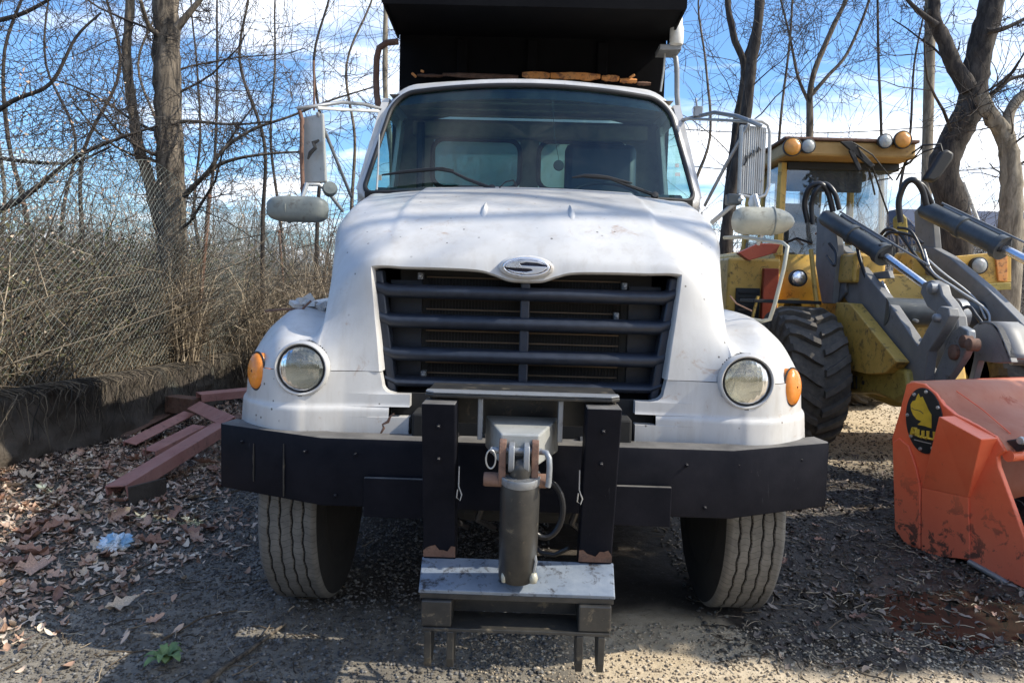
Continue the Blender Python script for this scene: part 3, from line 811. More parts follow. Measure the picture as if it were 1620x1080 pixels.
# clevis
for x0, x1, mt, z0, z1, y0 in ((-.072, -.048, 'rust', .925, 1.085, 2.40), (-.040, -.020, 'steel', .975, 1.075, 2.385), (.010, .030, 'steel', .972, 1.075, 2.385), (.036, .060, 'rust', .925, 1.085, 2.40)):
    b = MB()
    n = 10; c = (y0+.03, z0+.03)
    poly = [(x0, 2.47, z1), (x0, y0+.01, z1-.008), (x0, y0, z1-.03)]+[(x0, c[0]-.03*math.cos(t), c[1]-.03*math.sin(t)) for t in np.linspace(0, math.pi*.6, n)]+[(x0, 2.47, z0+.02)]
    b.prism(poly, (x1-x0, 0, 0)); b.build('clevis_plate', mt, HT, smooth=30, bevel=.003)
b = MB(); b.lathe([(.0, -.005), (.011, 0), (.011, .17), (.0, .175)], (-.10, 2.425, 1.045), (1, 0, 0), 16)
b.tube([(.07, 2.42, 1.045), (.085, 2.41, 1.045), (.094, 2.40, 1.03), (.096, 2.395, 1.0), (.095, 2.395, .95), (.092, 2.395, .935)], .010, 10)
b.build('hitch_pin', 'steel', HT, smooth=50)
b = MB()
b.tube([(-.098+.016*math.cos(t), 2.40-.004*math.sin(t), 1.02+.032*math.sin(t)) for t in np.linspace(0, 2*math.pi, 20)][:-1], .0028, 6, closed=True)
b.build('pin_ring', 'galv', HT)
b = MB()
b.lathe([(0, -.008), (.022, -.006), (.024, 0), (.024, .20), (.022, .206), (0, .208)], (-.115, 2.43, .945), (1, 0, 0), 20)
b.build('lower_pin', 'rust', HT, smooth=50)
# cylinder
A0, A1 = Vector((.002, 2.43, .955)), Vector((.000, 2.50, .585))
axc = (A1-A0).normalized()
b = MB()
b.lathe([(.052, .02), (.064, .0), (.0665, .004), (.0665, .20), (.0655, .37), (.060, .375), (0.0, .376)], A0, axc, 48)
CY = b.build('hydraulic_cylinder', 'cylpaint', HT, smooth=50)
b = MB(); b.lathe([(.0, -.07), (.030, -.066), (.042, -.04), (.042, .02), (.036, .05), (0, .052)], A0, axc, 24); b.build('rod_eye', 'cylpaint', CY, smooth=60)
b = MB(); b.lathe([(.0668, -.012), (.069, -.008), (.069, .012), (.0668, .016), (.05, .018), (.05, -.01), (.0668, -.012)], A0, axc, 40); b.build('rim', 'steel', CY, smooth=50)
for dx, r in ((.055, .017), (-.045, .011)):
    b = MB(); b.lathe([(0, -.02), (r*.7, -.017), (r, 0), (r*.7, .017), (0, .02)], (dx, 2.455, .600), (0, .2, 1), 12); b.build('grease_cap', 'lampshell', CY, smooth=70)
b = MB(); b.tube([(.055, 2.455, .62), (.062, 2.45, .66), (.052, 2.47, .70)], .006, 6); b.build('grease_line', 'steel', CY)
# lower sloped beam
b = MB()
b.hexa([(-.340, 2.475, .525), (.340, 2.475, .525), (.352, 2.645, .577), (-.352, 2.645, .577), (-.337, 2.47, .540), (.337, 2.47, .540), (.350, 2.64, .592), (-.350, 2.64, .592)])
b.build('sloped_beam', 'beamsteel', HT, smooth=0, bevel=.003)
b = MB()
b.span((-.335, 2.478, .505), (.335, 2.490, .5245))
b.span((-.32, 2.58, .42), (.325, 2.60, .5235))
b.span((-.32, 2.46, .398), (.325, 2.60, .410))
b.build('channel_web', 'cylpaint', HT, smooth=0, bevel=.002)
for x0, x1 in ((-.328, -.222), (.215, .328)):
    b = MB(); b.span((x0, 2.464, .4105), (x1, 2.57, .5045)); b.build('end_block', 'cylpaint', HT, smooth=0, bevel=.006)
for x in (-.303, -.225, .222, .296):
    b = MB(); b.prism([(x-.012, 2.46, .3975), (x-.012, 2.46, .30), (x-.012, 2.475, .262), (x-.012, 2.53, .262), (x-.012, 2.56, .30), (x-.012, 2.56, .3975)], (.024, 0, 0))
    b.build('fork_plate', 'cylpaint', HT, smooth=0, bevel=.003)
# hoses
b = MB(); b.tube([(.10+.085*math.cos(t)*.8, 2.78, .74+.11*math.sin(t)) for t in np.linspace(2.2, -2.2, 20)], .012, 10); b.build('hydraulic_hose', 'hose', HT, smooth=60)
b = MB(); b.tube([(.19, 2.7, .62), (.14, 2.72, .585), (.09, 2.78, .57), (.02, 2.9, .60)], .009, 8); b.build('hydraulic_hose', 'hose', HT, smooth=60)

# frame, axle, underside
FR = MB()
for s in (-1, 1):
    FR.span((s*.37, 2.98, .82), (s*.45, 9.4, 1.06))
FR.span((-.5, 2.99, .70), (.5, 3.05, .92))
FR.span((-.9, 3.62, .46), (.9, 3.75, .57))
FR.span((-.12, 3.1, .62), (.12, 3.6, .9))
FRO = FR.build('chassis_frame', 'deep', TR, smooth=0, bevel=.01)
b = MB(); b.span((-.30, 3.3, .5), (.28, 4.3, 1.2)); b.build('engine_block', 'deep', TR, smooth=0, bevel=.05)
b = MB(); b.span((-.26, 4.35, .46), (.26, 5.6, .95)); b.build('gearbox', 'deep', TR, smooth=0, bevel=.06)
for s in (-1, 1):
    b = MB(); b.tube([(s*.86, 4.38, .66), (s*.86, 6.6, .66)], .33, 28); b.build('fuel_tank', 'deep', TR, smooth=60, bevel=.02)
    b = MB(); b.span((s*.95, 4.5, .40), (s*1.2, 5.4, .44)); b.build('cab_step', 'deep', TR, smooth=0)
b = MB(); b.span((-1.1, 7.2, .35), (1.1, 7.22, 1.1)); b.build('mud_flap', 'deep', TR, smooth=0)
b = MB(); b.span((-.60, 3.13, .93), (.60, 3.15, 1.12)); b.build('lower_core_support', 'deep', TR, smooth=0)
b = MB(); b.tube([(.35, 3.55, .545), (.60, 3.52, .55), (.76, 3.52, .56)], .014, 8); b.tube([(.60, 3.5, .56), (.62, 3.42, .68)], .008, 6); b.build('tie_rod', 'galv', TR)
for x in (-.27, -.15, .24):
    b = MB(); b.tube([(x, 3.0, .98), (x+.03, 2.95, .80), (x-.02, 3.0, .62), (x+.04, 3.2, .52)], .014, 8); b.build('underside_hose', 'hose', TR)
# fender liners and backing
for s in (-1, 1):
    b = MB(); G = []
    for t in np.linspace(.35, math.pi-.3, 20):
        G.append([(s*x, 3.72-.60*math.cos(t), .68+.66*math.sin(t)) for x in (.55, 1.18)])
    b.grid(G); b.build('fender_liner', 'deep', TR)

# wheels
def truck_wheel(x, y, steer=0.0):
    R, W = .525, .262
    nu, nt = 110, 420
    us = np.linspace(-.5, .5, nu)
    th = np.linspace(0, 2*np.pi, nt, endpoint=False)
    U, T = np.meshgrid(us, th)
    d = np.zeros_like(U)
    for gi, g in enumerate((-.29, -.10, .10, .29)):
        wob = .016*np.abs(((T*34/(2*np.pi)*1.0+gi*.5) % 1)*2-1)-.008
        dist = np.abs(U-(g+wob*1.6))
        d += .013*np.clip(1-(dist/.020)**3, 0, 1)
    sh = np.clip((np.abs(U)-.40)/.10, 0, 1)
    r = R-d-.022*sh**2.2+.0015*np.sin(T*7+U*9)
    X = U*W; Y = np.cos(T)*r; Z = np.sin(T)*r
    V = np.stack([X, Y, Z], -1).reshape(-1, 3)+np.array([x, y, R])
    idx = np.arange(nt*nu).reshape(nt, nu)
    a = idx[:, :-1]; b_ = idx[:, 1:]; a2 = np.roll(a, -1, 0); b2 = np.roll(b_, -1, 0)
    Fc = np.stack([a, b_, b2, a2], -1).reshape(-1, 4)
    dq = (d[:, :-1]+d[:, 1:]).ravel()/2
    wh = bpy.data.objects.new('front_wheel', None); COL.objects.link(wh); wh.parent = TR
    wh.location = Vector((x, y, R))-Vector(TR.location)
    V -= np.array([x, y, R])
    me_o = np_mesh('tire', V+np.array(TR.location)+np.array(wh.location), Fc, ['tire', 'groove'], parent=wh, smooth=True, mi=(dq > .006))
    b = MB()
    o = Vector((x, y, R))
    for s in (-1, 1):
        b.lathe([(R-.022, s*W*.5), (R-.05, s*(W*.5+.004)), (R-.11, s*(W*.5+.012)), (R-.18, s*(W*.5+.006)), (R-.235, s*(W*.5-.02))], o, (1, 0, 0), 64)
    b.build('sidewall', 'tirewall', wh, smooth=60)
    b = MB(); b.lathe([(R-.235, W*.5-.02), (R-.25, W*.5-.06), (R-.26, W*.2), (.16, W*.1), (.1, W*.12), (0, W*.12)], o, (1, 0, 0), 48)
    b.lathe([(R-.235, -W*.5+.02), (R-.25, -W*.5+.06), (R-.26, 0), (.16, .0), (0, 0)], o, (1, 0, 0), 48); b.build('rim', 'lampshell_dark', wh, smooth=40)
    return wh
truck_wheel(-1.030, 3.70); truck_wheel(1.060, 3.75)
# rear duals, far behind
for s in (-1, 1):
    for dx in (.85, 1.17):
        b = MB(); b.lathe([(.25, -.13), (.50, -.135), (.52, -.11), (.52, .11), (.50, .135), (.25, .13)], (s*dx, 8.2, .52), (1, 0, 0), 40); b.build('rear_tire', 'tirewall', TR, smooth=40)

# ---- cab
HWc, HTc = .965, .70
def W(a, h, push=0.0):
    u = a/HWc; v = h/HTc
    X = u*(.985-.130*v)
    Y = 4.30+.16*u*u+v*(.36-.04*u*u)
    Z = 2.115+.695*v-.045*v*u*u
    return Vector((X, Y+push, Z))
def wpath(d=0.0, n=10, m=14):
    # rounded rectangle, counter-clockwise from bottom-left; d grows outward
    rb, rt = .06, .14
    L, Rr, B, T = -HWc-d, HWc+d, -d, HTc+d
    out = []
    def arc(cx_, cy_, r, a0, a1):
        for k in range(n+1):
            t = a0+(a1-a0)*k/n; out.append((cx_+r*math.cos(t), cy_+r*math.sin(t)))
    def line(x0, y0, x1, y1, k_):
        for k in range(1, k_): out.append((x0+(x1-x0)*k/k_, y0+(y1-y0)*k/k_))
    rb += d; rt += d
    arc(L+rb, B+rb, rb, math.pi, 1.5*math.pi); line(L+rb, B, Rr-rb, B, m)
    arc(Rr-rb, B+rb, rb, -math.pi/2, 0); line(Rr, B+rb, Rr, T-rt, m)
    arc(Rr-rt, T-rt, rt, 0, math.pi/2); line(Rr-rt, T, L+rt, T, m)
    arc(L+rt, T-rt, rt, math.pi/2, math.pi); line(L, T-rt, L, B+rb, m)
    return out
CAB = MB()
loops = []
for d, p in ((.004, .012), (.014, -.004), (.030, -.006), (.046, .006), (.062, .035), (.072, .085)):
    L = [W(a, h, p) for a, h in wpath(d)]; loops.append(L+[L[0]])
CAB.grid(loops, flip=True)
# roof
path = wpath(.072)
topi = [i for i, (a, h) in enumerate(path) if h > HTc-.10]
base = [W(a, h, .085) for a, h in (path[i] for i in topi)]
G = [base]
for y, dz, sx in ((4.85, .020, 1.02), (5.0, .040, 1.05), (5.25, .050, 1.07), (5.7, .050, 1.07), (5.72, .02, 1.07)):
    G.append([Vector((p.x*sx, max(p.y, y+(p.y-4.75)*.3), p.z+dz*(1 if p.z > 2.75 else .6))) for p in base])
CAB.grid(G)
# sides
for s in (-1, 1):
    CAB.span((s*1.0, 4.50, 1.15), (s*1.03, 5.72, 2.14))
    CAB.hexa([(s*1.0, 5.45, 2.14), (s*1.03, 5.45, 2.14), (s*1.03, 5.72, 2.14), (s*1.0, 5.72, 2.14), (s*.93, 5.45, 2.75), (s*.96, 5.45, 2.75), (s*.96, 5.72, 2.75), (s*.93, 5.72, 2.75)])
    CAB.hexa([(s*1.0, 4.50, 2.14), (s*1.04, 4.50, 2.14), (s*1.04, 4.60, 2.14), (s*1.0, 4.60, 2.14), (s*.90, 4.80, 2.75), (s*.945, 4.80, 2.75), (s*.945, 4.88, 2.75), (s*.90, 4.88, 2.75)])
CABO = CAB.build('cab', 'white', TR, smooth=45)
# rear wall with two windows
rw = MB(); yw = 5.60
xs = [-1.0, -.72, -.07, .07, .72, 1.0]; z0w, z1w = 2.30, 2.655
rw.span((-1.0, yw, 1.2), (1.0, yw+.04, z0w)); rw.span((-1.0, yw, z1w), (1.0, yw+.04, 2.80))
rw.span((-1.0, yw, z0w), (-.72, yw+.04, z1w)); rw.span((-.07, yw, z0w), (.07, yw+.04, z1w)); rw.span((.72, yw, z0w), (1.0, yw+.04, z1w))
RW = rw.build('cab_rear_wall', 'tan', TR, smooth=0)
for xa, xb in ((-.72, -.07), (.07, .72)):
    r = .09; pts = []
    for cx_, cz_, a0 in ((xb-r, z1w-r, 0), (xa+r, z1w-r, math.pi/2), (xa+r, z0w+r, math.pi), (xb-r, z0w+r, 1.5*math.pi)):
        for k in range(7): t = a0+math.pi/2*k/6; pts.append((cx_+r*math.cos(t), yw-.006, cz_+r*math.sin(t)))
    b = MB(); b.tube(pts, .018, 8, closed=True); fo = b.build('rear_window', 'rubber', RW, smooth=60)
    b = MB(); b.prism([(p[0], yw+.015, p[2]) for p in pts], (0, .005, 0)); b.build('pane', 'sideglass', fo, smooth=0)
hl = MB(); hl.grid([[ (x*1.0, y, 2.772+(.03 if abs(x) < .7 else 0)+(y-4.8)*.02) for x in np.linspace(-.9, .9, 13)] for y in np.linspace(4.78, 5.6, 6)])
for k in range(3): hl.tube([(-.85, 5.0+.2*k, 2.785), (.85, 5.0+.2*k, 2.785)], .008, 6)
hl.build('headliner', 'tan', TR, smooth=30)
hl = MB(); hl.span((-.86, 5.50, 2.66), (.86, 5.60, 2.77)); hl.build('rear_header_trim', 'tan', TR, smooth=0, bevel=.02)
for s in (-1, 1):
    b = MB(); b.hexa([(s*.985, 4.7, 1.3), (s*.995, 4.7, 1.3), (s*.995, 5.6, 1.3), (s*.985, 5.6, 1.3), (s*.985, 4.7, 2.14), (s*.995, 4.7, 2.14), (s*.995, 5.6, 2.14), (s*.985, 5.6, 2.14)]); b.build('door_trim', 'tan', TR, smooth=0)
    b = MB(); b.add([(s*1.012, 4.60, 2.14), (s*1.012, 5.45, 2.14), (s*.94, 5.45, 2.75), (s*.92, 4.86, 2.75)], [(0, 1, 2, 3)]); b.build('door_glass', 'sideglass', TR, smooth=0)
# windshield
b = MB(); G = []
pth = wpath(.002)
for r in (0.0, .25, .5, .7, .85, .95, 1.0):
    L = [W(a*r, HTc/2+(h-HTc/2)*r, 0.004) for a, h in pth]; G.append(L+[L[0]])
b.grid(G, flip=False); WS = b.build('windshield', 'glass', TR, smooth=60)
b = MB(); b.tube([W(a, h, -.004) for a, h in wpath(.004)], .0145, 8, closed=True); b.build('windshield_gasket', 'rubber', WS, smooth=60)
b = MB(); G = []
for h0_ in (HTc-.012, HTc-.05, HTc-.085):
    G.append([W(a_, h0_, .012) for a_ in np.linspace(-HWc+.05, HWc-.05, 30)])
M['tint'] = mk_glass('dark_blue_tint', (0.10, 0.20, 0.34), 0.02)
b.grid(G); b.build('tint_band', 'tint', WS, smooth=60)
# cowl, dashboard, wheel, seats
b = MB(); G = []
for z, y in ((2.118, 4.315), (2.112, 4.26), (2.06, 4.27)): G.append([(x, y+.16*(x/.97)**2, z) for x in np.linspace(-.97, .97, 24)])
b.grid(G); b.build('cowl_panel', 'rubber', TR)
b = MB(); b.prism([(-.93, 4.52, 2.155), (-.93, 4.72, 2.165), (-.93, 4.86, 2.12), (-.93, 4.9, 1.7), (-.93, 4.46, 1.7), (-.93, 4.46, 2.11)], (1.86, 0, 0)); b.build('dashboard', 'dash', TR, smooth=0, bevel=.02)
b = MB(); cw = Vector((.50, 4.86, 2.16)); aw = Vector((0, -.55, .84)).normalized(); a1 = Vector((1, 0, 0)); a2 = aw.cross(a1)
b.tube([cw+(a1*math.cos(t)+a2*math.sin(t))*.235 for t in np.linspace(0, 2*math.pi, 33)[:-1]], .014, 8, closed=True)
for t in (0.3, 2.84, 4.7): b.tube([cw, cw+(a1*math.cos(t)+a2*math.sin(t))*.235], .010, 6)
b.lathe([(0, .03), (.06, .02), (.07, 0), (.03, -.06)], cw, aw, 20)
b.build('steering_wheel', 'dash', TR, smooth=60)
def seat(x):
    b = MB(); b.box((x, 5.28, 2.24), (.50, .14, .70), Matrix.Rotation(-.12, 3, 'X')); s_ = b.build('seat', 'seat', TR, smooth=30, bevel=.05)
    b = MB(); b.box((x, 5.05, 1.85), (.52, .5, .16)); b.build('seat_cushion', 'seat', s_, smooth=30, bevel=.04)
seat(.50)
b = MB(); b.box((-.45, 5.33, 1.98), (.85, .12, .5)); b.build('bench_backrest', 'seat', TR, smooth=30, bevel=.05)
b = MB(); b.tube([(-.80, 5.5, 2.75), (-.79, 5.48, 2.15)], .03, 6); b.build('seat_belt_strap', 'seat', TR)
# stickers on the glass
b = MB(); 
for (px, py, w_, h_) in ((1071, 262, .022, .022), (1072, 276, .030, .020)):
    p = at(px, py, 4.455); b.box(p, (w_, .003, h_))
b.build('inspection_sticker', 'whiteplain', WS, smooth=0)
# wipers
def wiper(name_pts, blade):
    b = MB(); b.tube([at(*p) for p in name_pts], [.011, .009, .007, .006][:len(name_pts)], 6)
    p0 = at(*name_pts[0]); b.lathe([(0, .012), (.02, .01), (.022, -.01)], p0, (0, -.8, .5), 12)
    w_ = b.build('wiper', 'rubber', TR, smooth=50)
    b = MB(); b.tube([at(*p) for p in blade], [.005, .010, .012, .010, .005], 6); b.build('wiper_blade', 'rubber', w_, smooth=50)
wiper([(778, 298, 4.26), (740, 284, 4.29), (715, 272, 4.31), (690, 268, 4.32)], [(604, 277, 4.40), (640, 272, 4.37), (670, 269, 4.35), (700, 267, 4.32), (718, 270, 4.32)])
wiper([(1036, 309, 4.33), (990, 292, 4.31), (965, 283, 4.30), (925, 280, 4.30)], [(905, 281, 4.29), (925, 278, 4.29), (945, 279, 4.29), (962, 281, 4.30), (1000, 290, 4.31)])
b = MB(); b.tube([at(790, 297, 4.24), at(800, 288, 4.24), at(812, 285, 4.24), at(818, 296, 4.24)], .004, 6); b.build('washer_hose', 'hose', TR)
# thin marker rod at the left pillar
b = MB(); b.tube([at(596, 300, 4.25), at(598, 270, 4.26), at(600, 212, 4.28)], [.006, .0055, .004], 8); RDM = b.build('marker_rod', 'galv', TR)
b = MB(); b.box(at(601, 281, 4.26), (.02, .004, .03)); b.build('rod_clip', 'lampshell', RDM)
# oval tag hanging in the windshield
fr_ = MB(); c_ = at(884, 262, 4.62); fr_.lathe([(0, -.008), (.03, -.006), (.034, 0), (.03, .006), (0, .008)], c_, (0.1, -1, .1), 20)
fr_.tube([c_+Vector((0, 0, .03)), at(877, 215, 4.60), at(874, 160, 4.62)], .0018, 5)
tag(fr_.build('hanging_air_freshener', 'rubber', None, smooth=50), 'small dark oval hanging on a string behind the truck windshield', 'air freshener')

# ---- dump body
DB = MB()
yb = 6.0
DB.span((-1.05, yb, 1.3), (1.05, yb+.05, 3.60))
DBO = DB.build('dump_body', 'dump', TR, smooth=0)
b = MB()   # cab guard: underside, rolled side lips and a front lip
b.hexa([(-.985, 5.0, 3.435), (.985, 5.0, 3.435), (1.06, 6.0, 3.53), (-1.06, 6.0, 3.53), (-.985, 5.0, 3.475), (.985, 5.0, 3.475), (1.06, 6.0, 3.57), (-1.06, 6.0, 3.57)])
b.span((-.985, 4.98, 3.40), (.985, 5.0, 3.50))
for s in (-1, 1):
    b.hexa([(s*.985, 5.0, 3.42), (s*1.0, 5.0, 3.42), (s*1.07, 6.0, 3.50), (s*1.055, 6.0, 3.50), (s*.985, 5.0, 3.52), (s*1.0, 5.0, 3.52), (s*1.07, 6.0, 3.62), (s*1.055, 6.0, 3.62)])
b.build('cab_guard', 'dump', DBO, smooth=0)
for s in (-1, 1):
    b = MB(); b.span((s*1.05, yb, 1.3), (s*1.10, 9.8, 2.9)); b.build('side_wall', 'dump', DBO, smooth=0)
b = MB(); b.span((-1.1, 6.05, 1.25), (1.1, 9.8, 1.32)); b.build('floor', 'dump', DBO, smooth=0)
for x in (-.55, 0, .55):
    b = MB(); b.span((x-.04, yb-.04, 2.9), (x+.04, yb, 3.50)); b.build('stiffener', 'dump', DBO, smooth=0, bevel=.008)
b = MB(); b.span((-.86, yb-.03, 1.6), (.86, yb-.003, 3.02)); b.build('bulkhead_panel', 'bulkhead', DBO, smooth=0)
# rusty orange rail, broken into flaky lengths
xx = -.95
rr = random.Random(3)
segs = [(660, 700, 118, 6), (700, 820, 117, 9), (826, 870, 117, 14), (871, 950, 118, 15), (952, 980, 122, 12), (981, 1008, 126, 10), (1008, 1030, 131, 8)]
for x0, x1, yc, hh in segs:
    a, c = at(x0, yc, 5.93), at(x1, yc+(x1-x0)*.03, 5.93); h2 = hh/1170*5.9
    b = MB(); n = 10; G = []
    for k in range(n+1):
        p = a.lerp(c, k/n); j1, j2 = rr.uniform(.75, 1), rr.uniform(.7, 1)
        h2_ = h2*.72*math.sin(math.pi*min(1, max(0, (k+.6)/(n+1.2))))**.25; G.append([p+Vector((0, .03, h2_*.5*j1)), p+Vector((0, .01, h2_*.5*j1)), p+Vector((0, .0, 0)), p+Vector((0, .01, -h2_*.7*j2)), p+Vector((0, .03, -h2_*.7*j2))])
    b.grid(G); b.build('rusty_rail', 'rustorange' if hh > 9 else 'rust', DBO, smooth=50)
for k in range(3):
    p = at((655, 668, 1000)[k], (119, 113, 121)[k], 5.9)
    b = MB(); b.box(p, (rr.uniform(.02, .05), .02, rr.uniform(.01, .03)), Matrix.Rotation(rr.uniform(-1, 1), 3, 'Y')); b.build('rust_flake', 'rustorange', DBO, smooth=0, bevel=.004)
# work light on the right corner, grab pipes behind the cab
b = MB(); pc = at(1070, 68, 5.6); b.lathe([(.0, -.02), (.045, -.015), (.05, 0), (.05, .10), (.04, .13), (.035, .2), (.0, .21)], pc, (0, 0, 1), 20); b.build('strobe_light', 'whiteplain', DBO, smooth=50)
b = MB(); b.box(pc+Vector((-.04, .1, -.03)), (.16, .2, .04)); b.build('light_bracket', 'steel', DBO, bevel=.005)
b = MB(); b.tube([at(630, 66, 5.75), at(612, 68, 5.75), at(600, 76, 5.75), at(596, 92, 5.75), at(595, 125, 5.75), at(596, 150, 5.75), at(600, 175, 5.75)], .024, 12); b.build('air_intake_pipe', 'rust', TR, smooth=60)
b = MB(); b.tube([at(1053, 84, 5.75), at(1062, 83, 5.75), at(1069, 92, 5.75), at(1071, 110, 5.75), at(1071, 150, 5.75), at(1073, 172, 5.75)], .020, 12); b.build('exhaust_pipe', 'steel', TR, smooth=60)
b = MB(); b.tube([at(1052, 85, 5.7), at(1050, 110, 5.7), at(1045, 145, 5.7)], .008, 6); b.build('loose_cable', 'galv', TR)

# ---- mirrors
def mirror(s):
    root = bpy.data.objects.new('side_mirror', None); COL.objects.link(root); root.parent = TR
    if s < 0:
        a, c = at(483, 184, 4.1), at(513, 290, 4.1)
        b = MB(); b.prism([at(476, 186, 4.12), at(511, 178, 4.08), at(516, 288, 4.08), at(478, 292, 4.12)], (0, .035, 0)); PL = b.build('mirror_back', 'mirrorback', root, smooth=0, bevel=.01)
        b = MB(); b.tube([at(474, 176, 4.10), at(478, 190, 4.09), at(477, 240, 4.09), at(479, 300, 4.09), at(480, 320, 4.07)], .012, 8); b.build('rusty_upright', 'rust', root, smooth=60)
        b = MB(); b.tube([at(470, 172, 4.1), at(500, 168, 4.1), at(540, 162, 4.3), at(575, 165, 4.6), at(602, 172, 4.72)], .011, 8); b.build('upper_arm', 'steel', root, smooth=60)
        b = MB(); b.tube([at(502, 171, 4.1), at(550, 174, 4.4), at(598, 176, 4.7)], .0095, 8); b.build('upper_arm', 'whiteplain', root, smooth=60)
        b = MB(); b.tube([at(502, 178, 4.08), at(525, 235, 4.2), at(556, 312, 4.5)], .0095, 8); b.build('brace', 'steel', root, smooth=60)
        b = MB(); b.tube([at(482, 292, 4.08), at(505, 292, 4.08), at(522, 308, 4.15), at(542, 334, 4.3)], .010, 8); b.build('lower_arm', 'galv', root, smooth=60)
        b = MB(); b.lathe([(0, .02), (.035, .015), (.042, -.01), (.035, -.05), (0, -.06)], at(522, 298, 4.1), (.3, -1, .2), 20); b.build('clamp_housing', 'lampshell_dark', root, smooth=60)
        b = MB(); b.tube([at(497, 175, 4.1), at(497, 130, 4.1), at(496, 96, 4.1)], .006, 6); b.build('antenna_stub', 'rust', root)
        mk = [(505, 222), (496, 226), (499, 234), (491, 242), (487, 252)]
        b = MB(); b.tube([at(x, y, 4.066) for x, y in mk], [.006, .014, .011, .012, .005], 5); b.build('black_scrawl', 'blackmark', PL, smooth=0)
    else:
        b = MB(); y_ = 4.08
        q = [(1172, 197), (1213, 202), (1208, 309), (1168, 306)]
        b.prism([at(x, y, y_) for x, y in q], (0, .03, 0)); PL = b.build('mirror_back', 'mirrorback', root, smooth=0, bevel=.004)
        for k in range(11):
            t = (k+.5)/11; x0 = 1174+t*37; x1 = 1170+t*36
            b = MB(); b.tube([at(x0, 199+t*5, y_), at(x1, 306+t*3, y_)], .0052, 6); b.build('rib', 'galv', PL, smooth=60)
        b = MB(); b.tube([at(1183, 190, y_), at(1205, 192, y_), at(1215, 198, y_), at(1218, 210, y_), at(1216, 295, y_), at(1211, 308, y_), at(1198, 314, y_), at(1168, 308, y_)], .0095, 8); b.build('loop_frame', 'galv', root, smooth=60)
        b = MB(); b.tube([at(1080, 190, 4.75), at(1130, 178, 4.5), at(1165, 184, 4.2), at(1185, 191, 4.08), at(1205, 200, 4.05)], .012, 8); b.build('upper_arm', 'steel', root, smooth=60)
        b = MB(); b.tube([at(1085, 188, 4.7), at(1140, 190, 4.4), at(1190, 193, 4.08)], .0085, 8); b.build('upper_arm', 'galv', root, smooth=60)
        b = MB(); b.tube([at(1185, 196, 4.05), at(1150, 258, 4.2), at(1115, 325, 4.5)], .0095, 8); b.build('brace', 'steel', root, smooth=60)
        b = MB(); b.tube([at(1175, 312, 4.06), at(1150, 332, 4.15), at(1126, 352, 4.25)], .014, 8); b.build('lower_arm', 'galv', root, smooth=60)
        b = MB(); b.box(at(1104, 177, 4.62), (.05, .04, .06)); b.tube([at(1103, 170, 4.62), at(1101, 155, 4.62)], .006, 6); b.build('arm_clamp', 'steel', root, bevel=.004)
        b = MB(); b.box(at(1160, 316, 4.1), (.08, .06, .06)); b.build('lower_clamp', 'cylgrey', root, bevel=.01)
        b = MB(); b.lathe([(0, .05), (.02, .04), (.028, 0), (.02, -.02)], at(1192, 322, 3.98), (0, 0, 1), 12); b.build('swivel_cap', 'whiteplain', root, smooth=60)
        b = MB()
        mk = [(1177, 262), (1181, 254), (1180, 246), (1186, 250), (1188, 242), (1193, 247), (1192, 238), (1198, 241), (1200, 233), (1204, 238)]
        b.tube([at(x, y, y_-.012) for x, y in mk], .0042, 5); b.build('black_scrawl', 'blackmark', PL, smooth=0)
mirror(-1); mirror(1)
def pod(s):     # long oval convex mirror housings under the side mirrors
    c = at(1207, 350, 3.92) if s > 0 else at(471, 331, 3.92)
    L, Hh, D = .165, .073, .07
    G = []
    n = 28
    for t in np.linspace(-1, 1, 25):
        # blunt inner end, tapering outer end
        o_ = t*s if s > 0 else -t
        o_ = t
        k = (1-max(0, -o_)**6)**.5 if o_ < 0 else ((1-o_**2.6)**.62 if s > 0 else (1-o_**4.5)**.5)
        k = max(k, .02)
        G.append([c+Vector((s*t*L, math.copysign(abs(math.cos(w))**(1 if s > 0 else .6), math.cos(w))*D*k, math.copysign(abs(math.sin(w))**(1 if s > 0 else .6), math.sin(w))*Hh*k*(1 if s > 0 else .92))) for w in np.linspace(0, 2*math.pi, n)])
    b = MB(); b.grid(G, flip=(s < 0)); o = b.build('convex_mirror', 'lampshell' if s > 0 else 'lampshell_dark', TR, smooth=60)
    b = MB(); xq = c.x+s*.045
    b.tube([Vector((xq, c.y+math.cos(w)*D*1.0, c.z+math.sin(w)*Hh*1.0)) for w in np.linspace(0, 2*math.pi, 25)[:-1]], .004, 6, closed=True); b.build('housing_seam', 'lampshell_dark', o)
    b = MB(); b.tube([c+Vector((-s*.02, .01, .06)), c+Vector((-s*.04, .03, .14))], .012, 8); b.build('mirror_stalk', 'galv', o)
    if s > 0: b = MB(); b.tube([c+Vector((-s*.0, .0, -.07)), c+Vector((-s*.01, .03, -.12))], .009, 8); b.build('mirror_stalk', 'galv', o)
pod(1); pod(-1)
